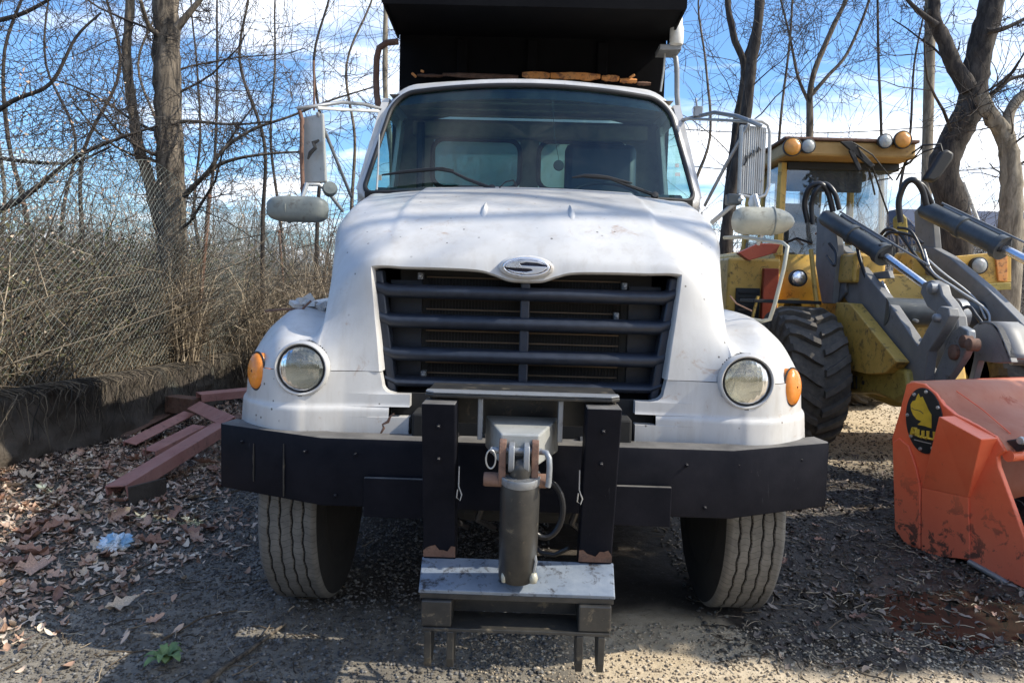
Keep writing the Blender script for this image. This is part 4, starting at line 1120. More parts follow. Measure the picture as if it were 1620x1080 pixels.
# bent bracket on the right fender
b = MB(); b.tube([at(1146, 376, 3.9), at(1175, 375, 3.75), at(1210, 380, 3.6), at(1238, 384, 3.5), at(1246, 390, 3.48), at(1240, 425, 3.47), at(1226, 480, 3.46), at(1218, 505, 3.46), at(1205, 508, 3.5), at(1150, 500, 3.7)], .0095, 10)
b.build('bent_bracket', 'lampshell', TR, smooth=60)
b = MB(); b.tube([at(1155, 468, 3.5), at(1165, 480, 3.42), at(1190, 492, 3.4)], .004, 6); b.build('bracket_wire', 'rust', TR)
b = MB(); b.tube([at(420, 492, 3.5), at(450, 489, 3.45), at(478, 489, 3.42), at(492, 476, 3.42)], .0055, 6); b.build('broken_bracket_wire', 'rust', TR)
b = MB()
for k in range(14):
    b.box(at(470+k*4.0+rr.uniform(-3, 3), 482-rr.uniform(0, 10)+abs(k-5)*.8, 3.50+rr.uniform(-.05, .05)), (rr.uniform(.02, .05), rr.uniform(.02, .05), rr.uniform(.015, .04)), Matrix.Rotation(rr.uniform(0, 3), 3, 'Z') @ Matrix.Rotation(rr.uniform(-.6, .6), 3, 'X'))
b.build('torn_fiberglass', 'white', TR, smooth=0)
# ---------------------------------------------------------------- wheel loader
LD = thing('wheel_loader', 'yellow wheel loader with dark grey lift arms, parked behind the orange bucket', 'wheel loader', (3.85, 8.6, 0))
def ab(a, b, name, mt, par, bev=.006, sm=0):
    k = MB(); k.span(a, b); return k.build(name, mt, par, smooth=sm, bevel=bev)
def lug_tire(x, y, R=.71, W_=.56):
    b = MB()
    o = (x, y, R)
    prof = [(.33, -W_*.36), (.40, -W_*.46), (.54, -W_*.52), (R-.06, -W_*.49), (R-.035, -W_*.40), (R-.03, 0), (R-.035, W_*.40), (R-.06, W_*.49), (.54, W_*.52), (.40, W_*.46), (.33, W_*.36)]
    b.lathe(prof, o, (1, 0, 0), 72, xa=(0, 1, 0))
    nl = 22
    for s in (-1, 1):
        for k in range(nl):
            t0 = 2*math.pi*(k+(.5 if s > 0 else 0))/nl
            pts = []
            for u, dth in ((.02, .26), (.16, .20), (.33, .10), (.47, .02), (.53, .0)):
                r1 = R+.022 if u < .45 else R-.02
                r0 = R-.06 if u < .45 else R-.16
                if u > .5: r1, r0 = R-.10, R-.22
                wd = .058+.035*u
                for dd, rr_ in ((-wd, r0), (-wd*.72, r1), (wd*.72, r1), (wd, r0)):
                    th = t0+dth+dd
                    pts.append((x+s*u*W_*1.02, y+math.cos(th)*rr_, R+math.sin(th)*rr_))
            fs = []
            for i in range(4):
                for j in range(3): fs.append((i*4+j, i*4+j+1, (i+1)*4+j+1, (i+1)*4+j))
            fs += [(0, 1, 2, 3), (19, 18, 17, 16)]
            if s < 0: fs = [f[::-1] for f in fs]
            b.add(pts, fs)
    w = bpy.data.objects.new('loader_wheel', None); COL.objects.link(w); w.parent = LD
    w.location = Vector((x, y, R))-Vector(LD.location)
    b.build('tire', 'ltire', w, smooth=35)
    k = MB(); k.lathe([(.34, -W_*.36), (.31, -W_*.2), (.16, -W_*.05), (.14, -W_*.15), (0, -W_*.15)], o, (1, 0, 0), 36); k.lathe([(.34, W_*.36), (.31, W_*.2), (.16, W_*.05), (0, W_*.05)], o, (1, 0, 0), 36)
    k.build('rim', 'yellowold', w, smooth=35)
lug_tire(2.86, 7.72); lug_tire(4.86, 7.72); lug_tire(2.86, 10.7); lug_tire(4.86, 10.7)

def yprism(pix, Y, depth, name, mt, par=LD, bev=.006, sm=0):
    b = MB(); b.prism([at(x, y, Y) for x, y in pix], (0, depth, 0)); return b.build(name, mt, par, smooth=sm, bevel=bev)
def xprism(pix, X, depth, name, mt, par=LD, bev=.008, sm=30):
    b = MB(); b.prism([atx(x, y, X) for x, y in pix], (depth, 0, 0)); return b.build(name, mt, par, smooth=sm, bevel=bev)
def tb(pts, r, name, mt, par=LD, n=10):
    b = MB(); b.tube([at(*p) for p in pts], r, n); return b.build(name, mt, par, smooth=60)
def smooth_pts(pts, n=6):
    return [tuple(p) for p in catmull(np.array(pts, float), n)]

# rear body
ab((3.05, 9.9, 1.15), (4.65, 12.4, 2.15), 'engine_hood', 'yellow', LD, .05)
ab((3.3, 8.2, .75), (4.4, 12.2, 1.2), 'rear_frame', 'yellowold', LD, .02)
# cab
CB = bpy.data.objects.new('loader_cab', None); COL.objects.link(CB); CB.parent = LD
cz0, cz1 = 2.02, 3.12
x0, x1, y0, y1 = 3.02, 4.46, 9.0, 10.4
def pill(a, b_, w, name='cab_pillar', mt='yellow'):
    k = MB(); k.tube([a, b_], w, 6); return k.build(name, mt, CB, smooth=0)
for (xa, ya, xb, yb_, w) in ((x0, y0, x0+.02, y0+.06, .055), (x1, y0+.45, x1-.06, y0+.45, .035), (x0, y1, x0+.03, y1-.05, .05), (x1, y1, x1-.05, y1-.05, .05), (x0, 9.75, x0+.02, 9.72, .035), (3.98, y1, 3.98, y1-.05, .05)):
    pill((xa, ya, cz0), (xb, yb_, cz1), w)
b = MB(); b.prism([(x0-.1, 8.62, 3.14), (x1-.05, 8.66, 3.14), (x1+.1, 10.5, 3.14), (x0-.05, 10.5, 3.14)], (0, 0, .17)); RF = b.build('cab_roof', 'yellowroof', CB, smooth=0, bevel=.03)
b = MB(); b.prism([(x0-.13, 8.60, 3.312), (x1-.03, 8.63, 3.312), (x1+.12, 10.52, 3.312), (x0-.08, 10.52, 3.312)], (0, 0, .035)); b.build('roof_rim', 'rust', CB, smooth=0, bevel=.01)
M['visor'] = mk_simple('dark_blue_visor', (.025, .045, .08), .5)
ab((x0+.04, 9.10, 2.80), (4.02, 9.14, 3.13), 'sun_visor', 'visor', CB, .02)
ab((x0+.06, 9.0, 3.05), (x1-.06, 10.3, 3.135), 'cab_ceiling', 'dash', CB, .01)
ab((3.72, 10.28, 2.0), (3.98, 10.36, 3.06), 'rear_pillar', 'armgrey', CB, .03)
ab((x0, 10.30, 2.0), (x1, 10.36, 2.25), 'rear_sill', 'armgrey', CB, .02)
ab((x0-.02, y1-.02, 1.5), (x1+.02, y1+.03, 2.18), 'cab_rear_panel', 'yellow', CB)
ab((x0-.04, 8.98, 1.45), (x0+.02, 10.4, 2.04), 'cab_side_panel', 'yellow', CB)
ab((x1-.02, 9.4, 1.45), (x1+.04, 10.4, 2.04), 'cab_side_panel', 'yellow', CB)
b = MB(); cv = []
for t in np.linspace(0, math.pi/2, 9): cv.append((x1-.42+.42*math.sin(t), y0+.42-.42*math.cos(t)))
G = [[(x, y, z) for x, y in [(x0, y0)]+[(3.5, y0)]+cv] for z in (1.45, 2.04)]; b.grid(G); b.build('cab_front_panel', 'yellow', CB, smooth=60, thick=.03)
b = MB(); G = [[(x-.015*k, y+.05*k, cz0+.02+(cz1-cz0)*k) for x, y in [(x0+.05, y0)]+[(3.5, y0)]+cv] for k in (0, 1)]; b.grid(G); b.build('cab_windshield', 'lglass', CB, smooth=60)
b = MB(); b.add([(x0, 9.05, cz0), (x0, 10.35, cz0), (x0+.02, 10.35, cz1), (x0+.02, 9.05, cz1)], [(0, 1, 2, 3)]); b.build('cab_side_window', 'lglass', CB, smooth=0)
b = MB(); b.add([(x1, 9.45, cz0), (x1, 10.35, cz0), (x1-.05, 10.35, cz1), (x1-.05, 9.45, cz1)], [(0, 1, 2, 3)]); b.build('cab_side_window', 'lglass', CB, smooth=0)
ab((3.35, 9.9, 2.0), (3.85, 10.05, 2.75), 'operator_seat', 'seat', CB, .04)
b = MB(); b.tube([(3.72+.2*math.cos(t), 9.35+.12*math.sin(t), 2.2+.14*math.sin(t)) for t in np.linspace(0, 2*math.pi, 25)[:-1]], .014, 6, closed=True); b.tube([(3.72, 9.35, 2.2), (3.72, 9.25, 1.8)], .03, 6); b.build('steering_wheel', 'dash', CB, smooth=60)
def roundlamp(px, py, Y, r, mt, par, name='work_lamp', d=.06):
    c = at(px, py, Y); b = MB()
    b.lathe([(r*.8, d), (r*1.05, d*.6), (r*1.08, 0), (r*.98, -.004), (r*.96, .01)], c, (0, 1, 0), 28); o = b.build(name, 'rubber', par, smooth=50)
    k = MB(); k.lathe([(0, -.022), (r*.5, -.018), (r*.85, -.007), (r*.97, .004)], c, (0, 1, 0), 28); k.build('lens', mt, o, smooth=70); return o
roundlamp(1254, 232, 8.56, .100, 'amberold', CB, 'beacon_lamp'); roundlamp(1279, 231, 8.56, .078, 'greylens', CB)
roundlamp(1401, 223, 8.56, .078, 'greylens', CB); roundlamp(1429, 221, 8.56, .095, 'amberold', CB, 'beacon_lamp')
# wiper bracket on the roof
yprism([(1330, 224), (1348, 223), (1385, 262), (1378, 265)], 8.54, .04, 'wiper_motor_arm', 'rubber', CB)
yprism([(1343, 238), (1350, 236), (1364, 268), (1359, 271)], 8.54, .03, 'wiper_motor_arm', 'rubber', CB)
tb([(1378, 258, 8.6), (1392, 300, 8.8), (1405, 338, 8.95)], .010, 'wiper', 'rubber', CB, 6)
tb([(1388, 286, 8.75), (1408, 282, 8.85)], .008, 'wiper_link', 'rubber', CB, 6)
tb([(1350, 226, 8.5), (1380, 245, 8.5), (1412, 285, 8.7)], .009, 'wiper_link', 'rubber', CB, 6)
tb([(1356, 232, 8.5), (1376, 272, 8.6), (1384, 308, 8.85)], .010, 'wiper', 'rubber', CB, 6)
# left flank: fender platform, vent, lamp
b = MB(); b.span((2.42, 8.95, 1.15), (3.05, 10.2, 1.98)); b.build('side_body', 'yellow', LD, smooth=0, bevel=.03)
ab((2.52, 8.90, 1.10), (2.80, 8.945, 1.62), 'vent_panel', 'dash', LD, .004)
for k in range(9): ab((2.54, 8.885, 1.14+k*.052), (2.78, 8.899, 1.162+k*.052), 'vent_slat', 'rubber', LD, 0)
ab((2.82, 8.86, 1.15), (3.0, 8.94, 1.86), 'red_side_box', 'redbox', LD, .01)
yprism([(1168, 400), (1200, 385), (1235, 386), (1228, 400), (1185, 412)], 8.6, .12, 'bent_red_cover', 'redbox', LD)
ab((2.45, 8.0, 1.465), (3.18, 8.5, 1.50), 'step_platform', 'rubber', LD, .004)
tb([(1199, 468, 8.02), (1190, 505, 8.02)], .018, 'platform_strut', 'yellow', LD, 6)
tb([(1283, 395, 8.2), (1290, 465, 8.05), (1308, 575, 7.9)], .026, 'platform_strut', 'yellow', LD, 6)
roundlamp(1264, 440, 8.0, .085, 'chrome', LD, 'headlamp', .12)
roundlamp(1550, 420, 8.0, .085, 'greylens', LD, 'headlamp', .12)
yprism([(1515, 405), (1570, 400), (1600, 402), (1600, 446), (1565, 448), (1512, 436)], 8.06, .18, 'lamp_mount_block', 'yellow', LD)
yprism([(1575, 402), (1594, 404), (1594, 445), (1580, 445)], 8.03, .03, 'side_reflector', 'rustorange', LD)
yprism([(1500, 450), (1600, 447), (1600, 458), (1500, 462)], 8.0, .5, 'step_platform', 'yellowold', LD)
ab((4.55, 8.6, 1.15), (5.2, 10.2, 1.75), 'side_body', 'yellow', LD, .03)
yprism([(1246, 500), (1256, 474), (1266, 472), (1272, 500)], 8.15, .25, 'fender_gusset', 'yellow', LD)
# front frame
b = MB()
b.hexa([(3.42, 7.0, .62), (4.24, 7.0, .62), (4.30, 8.5, .6), (3.38, 8.5, .6), (3.40, 7.55, 1.78), (4.28, 7.55, 1.78), (4.30, 8.5, 1.85), (3.38, 8.5, 1.85)])
b.build('front_frame', 'yellow', LD, smooth=0, bevel=.03)
xprism([(1322, 478), (1345, 480), (1418, 572), (1400, 590), (1372, 592), (1345, 585), (1318, 560)], 3.22, .12, 'lower_frame_plate', 'yellow', LD)
ab((3.30, 7.55, 1.70), (3.62, 8.3, 2.00), 'loader_tower', 'yellow', LD, .03)
ab((4.05, 7.9, 1.70), (4.35, 8.3, 2.05), 'loader_tower', 'yellow', LD, .03)
yprism([(1372, 395), (1398, 395), (1400, 430), (1368, 430)], 7.75, .2, 'yellow_bracket', 'yellow', LD)
yprism([(1418, 345), (1428, 336), (1436, 345), (1438, 370), (1420, 372)], 8.3, .1, 'lifting_eye', 'yellowold', LD, .02)
# axle
b = MB()
b.lathe([(.0, -.62), (.13, -.6), (.14, -.35), (.20, -.2), (.27, 0), (.27, .12), (.20, .32), (.14, .45), (.13, .7), (0, .72)], (3.86, 7.72, .70), (1, 0, 0), 28)
b.build('axle_housing', 'yellowold', LD, smooth=50)
xprism([(1335, 572), (1352, 570), (1400, 575), (1432, 585), (1437, 622), (1415, 636), (1385, 622), (1335, 622)], 3.30, .22, 'axle_end_casting', 'yellowold', LD, .03)
for i, x0_ in enumerate((1340, 1349)):
    b = MB(); b.tube([atx(px, py, 3.285) for px, py in ((x0_, 594), (x0_+6, 595), (x0_+6, 614), (x0_, 613))], .008, 5, closed=True); b.build('painted_zero', 'blackmark', LD, smooth=0)
b = MB(); b.lathe([(0, -.01), (.02, -.01), (.022, 0)], atx(1366, 605, 3.29), (1, 0, 0), 12); b.build('drain_plug', 'blackmark', LD)
# towers and lift arms
xprism([(1292, 345), (1308, 333), (1320, 345), (1325, 395), (1316, 480), (1300, 480), (1290, 420)], 3.26, .07, 'tower_plate', 'armgrey', LD)
xprism([(1446, 335), (1462, 318), (1474, 335), (1480, 400), (1470, 470), (1452, 470)], 4.22, .07, 'tower_plate', 'armgrey', LD)
LA = xprism([(1308, 384), (1330, 390), (1352, 412), (1400, 470), (1452, 547), (1478, 498), (1488, 484), (1500, 487), (1502, 500), (1492, 520), (1468, 556), (1462, 600), (1455, 612), (1437, 600), (1400, 560), (1335, 470), (1318, 450), (1308, 425)], 3.36, .085, 'lift_arm', 'armgrey', LD)
RA = xprism([(1450, 390), (1476, 392), (1500, 405), (1560, 455), (1650, 545), (1700, 600), (1640, 600), (1575, 535), (1490, 455), (1455, 425)], 4.20, .085, 'lift_arm', 'armgrey', LD)
xprism([(1312, 440), (1322, 430), (1336, 440), (1338, 462), (1326, 478), (1312, 470)], 3.33, .03, 'arm_boss', 'armgrey', LA, .01)
# lift cylinders
def cyl(p0, p1, p2, r, rr2):
    a, c, e = at(*p0), at(*p1), at(*p2); d = (c-a).normalized(); L = (c-a).length
    b = MB(); b.lathe([(0, -.03), (r*.9, -.03), (r, 0), (r, L*.45), (r*1.18, L*.45+.005), (r*1.18, L*.52), (r, L*.52+.005), (r, L-.06), (r*1.25, L-.05), (r*1.25, L+.02), (0, L+.02)], a, d, 28)
    o = b.build('lift_cylinder', 'cylgrey', LD, smooth=40)
    b = MB(); b.tube([c, e], rr2, 14); b.build('piston_rod', 'chrome', o, smooth=60)
    off = Vector((.05, -.02, .085))
    b = MB(); b.tube([a+off+d*.15, c+off*1.05], .016, 8); b.tube([a+off*1.25+d*.1, c+off*1.3+d*.5], .010, 8); b.build('hydraulic_pipe', 'armgrey', o, smooth=60)
    b = MB(); b.box(c+Vector((0, 0, .03)), (.14, .10, .14)); b.build('port_block', 'rubber', o, bevel=.02)
    return o
cyl((1308, 345, 8.0), (1398, 403, 7.2), (1464, 452, 6.75), .086, .036)
cyl((1466, 332, 7.9), (1585, 392, 7.1), (1660, 430, 6.6), .092, .040)
# cross tube
b = MB(); b.tube([at(1398, 493, 7.0), at(1572, 500, 6.9)], .135, 28); b.build('cross_tube', 'cylgrey', LD, smooth=50)
b = MB(); b.tube([at(1510, 498, 6.86), at(1522, 498, 6.86)], .150, 24); b.build('tube_collar', 'galv', LD, smooth=50)
# bellcrank, link, coupler
xprism([(1455, 462), (1459, 447), (1472, 443), (1486, 450), (1490, 466), (1500, 478), (1513, 500), (1517, 535), (1508, 560), (1494, 556), (1490, 520), (1482, 497), (1466, 485)], 3.52, .09, 'bellcrank', 'armgrey', LD, .015)
xprism([(1496, 547), (1506, 524), (1518, 515), (1530, 522), (1532, 545), (1522, 565), (1506, 590), (1490, 612), (1470, 612), (1478, 590)], 3.44, .07, 'bucket_link', 'steel', LD, .012)
for px, py, r, x in ((1508, 557, .062, 3.42), (1524, 540, .05, 3.42), (1480, 503, .035, 3.33), (1472, 456, .05, 3.48), (1534, 545, .05, 3.40)):
    b = MB(); b.lathe([(0, -.02), (r*.7, -.018), (r, -.008), (r, .06)], atx(px, py, x), (1, 0, 0), 20); b.build('pivot_pin', 'rust' if px > 1500 else 'steel', LD, smooth=50)
G = []
pts = smooth_pts([(1531, 606), (1541, 560), (1536, 525), (1548, 511), (1562, 508), (1576, 516), (1586, 535), (1598, 566)], 4)
b = MB()
pl = [atx(x, y, 3.62) for x, y in pts]; base = [atx(x, y, 3.62) for x, y in ((1600, 573), (1575, 574), (1548, 570), (1537, 610))]
b.prism(pl+base, (.05, 0, 0)); b.build('coupler_ear', 'armgrey', LD, smooth=30, bevel=.004)
b = MB(); b.grid([[p for p in pl[12:]], [p+Vector((.22, .0, .0)) for p in pl[12:]]]); b.build('coupler_rim', 'armgrey', LD, smooth=50, thick=.02)
xprism([(1582, 515), (1593, 508), (1598, 520), (1597, 545), (1585, 548)], 4.0, .10, 'coupler_latch', 'armgrey', LD, .01)
for k in range(3):
    b = MB(); p = at(1600, 545+k*12, 6.2); b.tube([p, p+Vector((.5, 0, 0))], .045, 12); b.build('coupler_bar', 'lampshell', LD, smooth=50)
# lower link plates between arm and ground
xprism([(1455, 575), (1466, 573), (1494, 612), (1478, 618)], 3.45, .05, 'lower_link', 'armgrey', LD)
xprism([(1478, 515), (1500, 500), (1508, 520), (1500, 560), (1480, 600), (1468, 596), (1470, 550)], 3.62, .12, 'inner_bracket', 'armgrey', LD)
# hoses
def hose(pts, r=.018, mt='hose'):
    b = MB(); b.tube([at(*p) for p in smooth_pts(pts, 6)], r, 8); return b.build('hydraulic_hose', mt, LD, smooth=70)
hose([(1278, 352, 7.9), (1273, 322, 7.9), (1280, 298, 7.85), (1297, 291, 7.8), (1310, 305, 7.8), (1318, 335, 7.8)], .030)
hose([(1286, 355, 7.85), (1284, 325, 7.85), (1291, 302, 7.8), (1305, 291, 7.8), (1320, 305, 7.75), (1328, 332, 7.75)], .026)
hose([(1425, 352, 7.8), (1422, 318, 7.8), (1432, 291, 7.75), (1446, 285, 7.7), (1459, 300, 7.7), (1466, 325, 7.7)], .032)
hose([(1447, 286, 7.7), (1462, 296, 7.7), (1475, 322, 7.7)], .024)
hose([(1355, 385, 7.6), (1362, 415, 7.5), (1375, 450, 7.4), (1395, 480, 7.3), (1420, 500, 7.2)], .018)
hose([(1312, 385, 7.8), (1322, 400, 7.7), (1320, 420, 7.6), (1308, 405, 7.8)], .016)
hose([(1390, 375, 7.7), (1405, 362, 7.6), (1425, 372, 7.55), (1445, 400, 7.4), (1470, 430, 7.2), (1500, 455, 7.0)], .017)
hose([(1392, 385, 7.7), (1408, 368, 7.6), (1440, 372, 7.5), (1460, 385, 7.4)], .016)
hose([(1462, 395, 7.3), (1475, 430, 7.1), (1510, 455, 6.9), (1560, 490, 6.7), (1566, 515, 6.6)], .012, 'galv')
hose([(1455, 398, 7.3), (1490, 430, 7.1), (1540, 470, 6.9), (1560, 505, 6.7)], .010, 'galv')
hose([(1395, 445, 7.2), (1410, 470, 7.1), (1440, 502, 6.9), (1452, 508, 6.8)], .014, 'galv')
hose([(1385, 480, 7.2), (1420, 515, 7.0), (1435, 545, 6.9)], .013)
hose([(1500, 505, 6.4), (1530, 485, 6.4), (1545, 500, 6.3), (1560, 520, 6.2)], .016)
hose([(1465, 420, 7.2), (1455, 390, 7.3), (1440, 365, 7.4), (1420, 360, 7.5)], .014)
xprism([(1374, 432), (1404, 428), (1408, 440), (1376, 442)], 3.45, .05, 'valve_bracket', 'armgrey', LD)
# mirror on the right
tb([(1418, 285, 8.9), (1440, 245, 8.7), (1460, 230, 8.5), (1488, 228, 8.4), (1491, 240, 8.4)], .011, 'mirror_arm', 'rubber', LD, 6)
tb([(1418, 270, 8.9), (1440, 258, 8.7), (1460, 232, 8.5)], .009, 'mirror_arm', 'rubber', LD, 6)
tb([(1430, 262, 8.8), (1462, 240, 8.55), (1488, 232, 8.4)], .009, 'mirror_arm', 'rubber', LD, 6)
yprism([(1468, 275), (1490, 240), (1500, 235), (1511, 242), (1509, 252), (1488, 282), (1478, 288), (1462, 284)], 8.38, .10, 'loader_mirror', 'rubber', LD, .03, 30)
for k, (px, py) in enumerate(((1240, 385), (1290, 370))):
    tb([(px, py, 8.6), (px+20, py-8, 8.5), (px+45, py, 8.4)], .014, 'wiring', 'rust' if k else 'hose', LD, 6)

M['bucketlit'] = worn('sunlit_pale_orange', (0.62, 0.22, 0.12), (0.70, 0.32, 0.20), (0.50, 0.13, 0.07), 0.55, 0, 3, (0.6, 0.7))  # paler copy of the bucket paint, sunlight put into the shell colour
# ---------------------------------------------------------------- orange screening bucket
BO = Vector((2.48, 4.80, 0)); Bd = Vector((.37, -.93, 0)).normalized(); Bn = Vector((.93, .37, 0)).normalized()
BK = thing('screening_bucket', 'orange red screening bucket with a black oval logo plate, lying on the mud', 'loader bucket', (2.9, 4.5, 0))
def bpl(px, py, off=0.0):
    d = _r2*(px-810)+_u2*(540-py)+_fwd*F; o = Vector((0, 0, HC)); t = (BO+Bn*off-o).dot(Bn)/d.dot(Bn); return o+d*t
out = [(1411, 692), (1422, 655), (1434, 607), (1446, 604), (1462, 607), (1480, 622), (1492, 640), (1510, 655), (1545, 672), (1575, 690), (1590, 713), (1577, 722), (1579, 738)]
low = [(1640, 905), (1660, 950), (1620, 936), (1575, 908), (1535, 886), (1490, 884), (1460, 878), (1432, 862), (1416, 835)]
poly = [bpl(*p) for p in out+low]
for p in poly: p.z = max(p.z, 0.004)
b = MB(); b.prism(poly, Bn*.035); EP = b.build('end_plate', 'bucket', BK, smooth=0, bevel=.006)
# shell: back, top and lid
prof = [poly[-1]]+poly[:11]
fine = [Vector(p) for p in catmull(np.array([list(p) for p in prof]), 3)]
b = MB(); Wb = 2.3
b.grid([[p+Bn*(.02) for p in fine], [p+Bn*(Wb*.5) for p in fine], [p+Bn*Wb for p in fine]], flip=False)
b.build('shell', 'bucketlit', BK, smooth=45, thick=.025)
b = MB(); b.tube([poly[10]+Bn*.03+Vector((0, 0, -.03)), poly[10]+Bn*Wb+Vector((0, 0, -.03))], .035, 10); b.build('upper_lip', 'bucket', BK, smooth=50)
b = MB(); b.prism([p+Bn*Wb for p in poly], Bn*.035); b.build('end_plate', 'bucket', BK, smooth=0, bevel=.006)
fl = [poly[i] for i in (-1, -3, -5, -7, -8)]
b = MB(); b.grid([[p+Bn*.03+Vector((0, 0, .004)) for p in fl], [p+Bn*Wb+Vector((0, 0, .004)) for p in fl]]); b.build('floor_plate', 'bucket', BK, smooth=30, thick=.02)
# fold lines on the lid
for f in (.42, .43):
    pass
b = MB(); q0, q1 = poly[5]+Bn*.18, poly[9]+Bn*.12
b.tube([q0+Vector((0, 0, .01)), q0.lerp(q1, .5)+Vector((0, 0, .022)), q1+Vector((0, 0, .012))], .004, 6); b.build('lid_weld', 'bucket', BK, smooth=60)
# raised wedge housing on the end plate
A = [bpl(1510, 657), bpl(1578, 693), bpl(1534, 787), bpl(1460, 771)]
O_ = -Bn
b = MB()
A2 = [A[0]+O_*.13, A[1]+O_*.13, A[2]+O_*.012, A[3]+O_*.012]
b.add([a+Bn*.003 for a in A]+A2, [(4, 5, 6, 7), (0, 1, 5, 4), (1, 2, 6, 5), (3, 0, 4, 7), (2, 3, 7, 6)])
b.build('wedge_housing', 'bucket', BK, smooth=0, bevel=.006)
Lw = [bpl(1460, 771), bpl(1534, 787), bpl(1536, 884), bpl(1490, 880), bpl(1460, 872)]
b = MB(); b.prism([p+O_*.0005 for p in Lw], O_*.012); b.build('lower_pad', 'bucket', BK, smooth=0, bevel=.003)
# back reinforcing strip
sp_ = [bpl(*p, -.0) for p in ((1414, 700), (1424, 692), (1440, 705), (1452, 740), (1458, 770), (1458, 868), (1436, 862), (1418, 836))]
b = MB(); b.prism([p+O_*.0005 for p in sp_], O_*.014); b.build('back_strip', 'bucket', BK, smooth=30, bevel=.006)
b = MB(); b.tube([bpl(x, y)+O_*.01 for x, y in ((1535, 888), (1575, 910), (1622, 938), (1660, 955))], .018, 8); b.build('cutting_edge', 'steel', BK, smooth=50)
# logo plate
lc = bpl(1463, 665); ex = (bpl(1493, 668)-lc); ez = (bpl(1461, 613)-lc)
def lp2w(u, v, off): return lc+ex*u+ez*v+O_*off
b = MB(); b.prism([lp2w(math.cos(t), math.sin(t), .001) for t in np.linspace(0, 2*math.pi, 49)[:-1]], O_*.008); LPp = b.build('logo_plate', 'logoblack', BK, smooth=0, bevel=.002)
for t in (.5, 1.35, 2.1, 3.0, 3.75, 4.45, 5.2, 6.05):
    b = MB(); b.lathe([(0, .010), (.010, .008), (.012, 0)], lp2w(.90*math.cos(t), .90*math.sin(t), .009), O_, 8); b.build('rivet', 'galv', LPp, smooth=50)
# zoomed crop coordinates -> plate coordinates through the pixel plane
def zc(x, y): return bpl(1420+x/8.31, 600+y/8.31)
hand = [(295, 185), (318, 240), (345, 222), (362, 260), (395, 330), (425, 400), (462, 458), (465, 560), (463, 640), (420, 625), (380, 612), (282, 592), (332, 548), (270, 520), (225, 465), (195, 395), (192, 325), (215, 285), (255, 272), (275, 215)]
b = MB(); b.prism([zc(x, y)+O_*.0105 for x, y in hand], O_*.003); b.build('yellow_paw_emblem', 'logoyellow', LPp, smooth=0)
b = MB(); b.tube([zc(x, y)+O_*.0135 for x, y in ((205, 370), (240, 395), (280, 402), (320, 415), (360, 450))], .0022, 5); b.build('emblem_line', 'logoblack', LPp)
def zt(pts, w=.011): 
    b = MB(); b.tube([zc(x, y)+O_*.011 for x, y in pts], w, 4); return b
letters = {'letter_a': [[(200, 718), (222, 640), (258, 640), (268, 738)], [(212, 700), (262, 708)]],
           'letter_l': [[(292, 652), (292, 742), (338, 755)]], 'letter_l_': [[(355, 668), (355, 757), (400, 770)]],
           'letter_u': [[(420, 675), (420, 772), (500, 790), (500, 685)]]}
for nme, strokes in letters.items():
    b = MB()
    for st in strokes: b.tube([zc(x, y)+O_*.011 for x, y in st], .0125, 4)
    b.build(nme.rstrip('_'), 'logoyellow', LPp, smooth=0)
b = MB(); b.tube([zc(x, y)+O_*.010 for x, y in ((235, 790), (300, 808), (360, 822), (460, 845))], .0035, 4); b.build('small_print_line', 'galv', LPp, smooth=0)
# screening drums inside the mouth
for k in range(3):
    c = BO+Bd*(.55+.24*k)+Vector((0, 0, .30+.02*k)); b = MB()
    b.tube([c+Bn*.06, c+Bn*(Wb-.05)], .06, 12)
    for j in range(22):
        o_ = c+Bn*(.10+j*.098)
        b.lathe([(.06, 0), (.10, .004), (.10, .018), (.06, .022)], o_, Bn, 10)
    b.build('screening_drum', 'deep', BK, smooth=30)
p = bpl(1600, 700); b = MB(); b.prism([bpl(1582, 697)+Bn*.04, bpl(1625, 690)+Bn*.04, bpl(1640, 700)+Bn*.04, bpl(1600, 716)+Bn*.04], Bn*.1); b.build('drum_drive_cover', 'logoblack', BK, bevel=.01)
b = MB(); b.lathe([(0, -.02), (.02, -.018), (.024, 0)], bpl(1611, 697)+Bn*.03, Bn, 12); b.build('drive_bolt', 'galv', BK)
# red mounting block of the bucket behind
b = MB(); b.hexa([(3.35, 5.45, .25), (5.0, 5.9, .25), (4.9, 6.2, .25), (3.3, 5.8, .25), (3.38, 5.40, .92), (5.0, 5.85, .98), (4.9, 6.15, 1.0), (3.33, 5.75, .96)])
b.build('mounting_block', 'redbox', BK, smooth=0, bevel=.02)
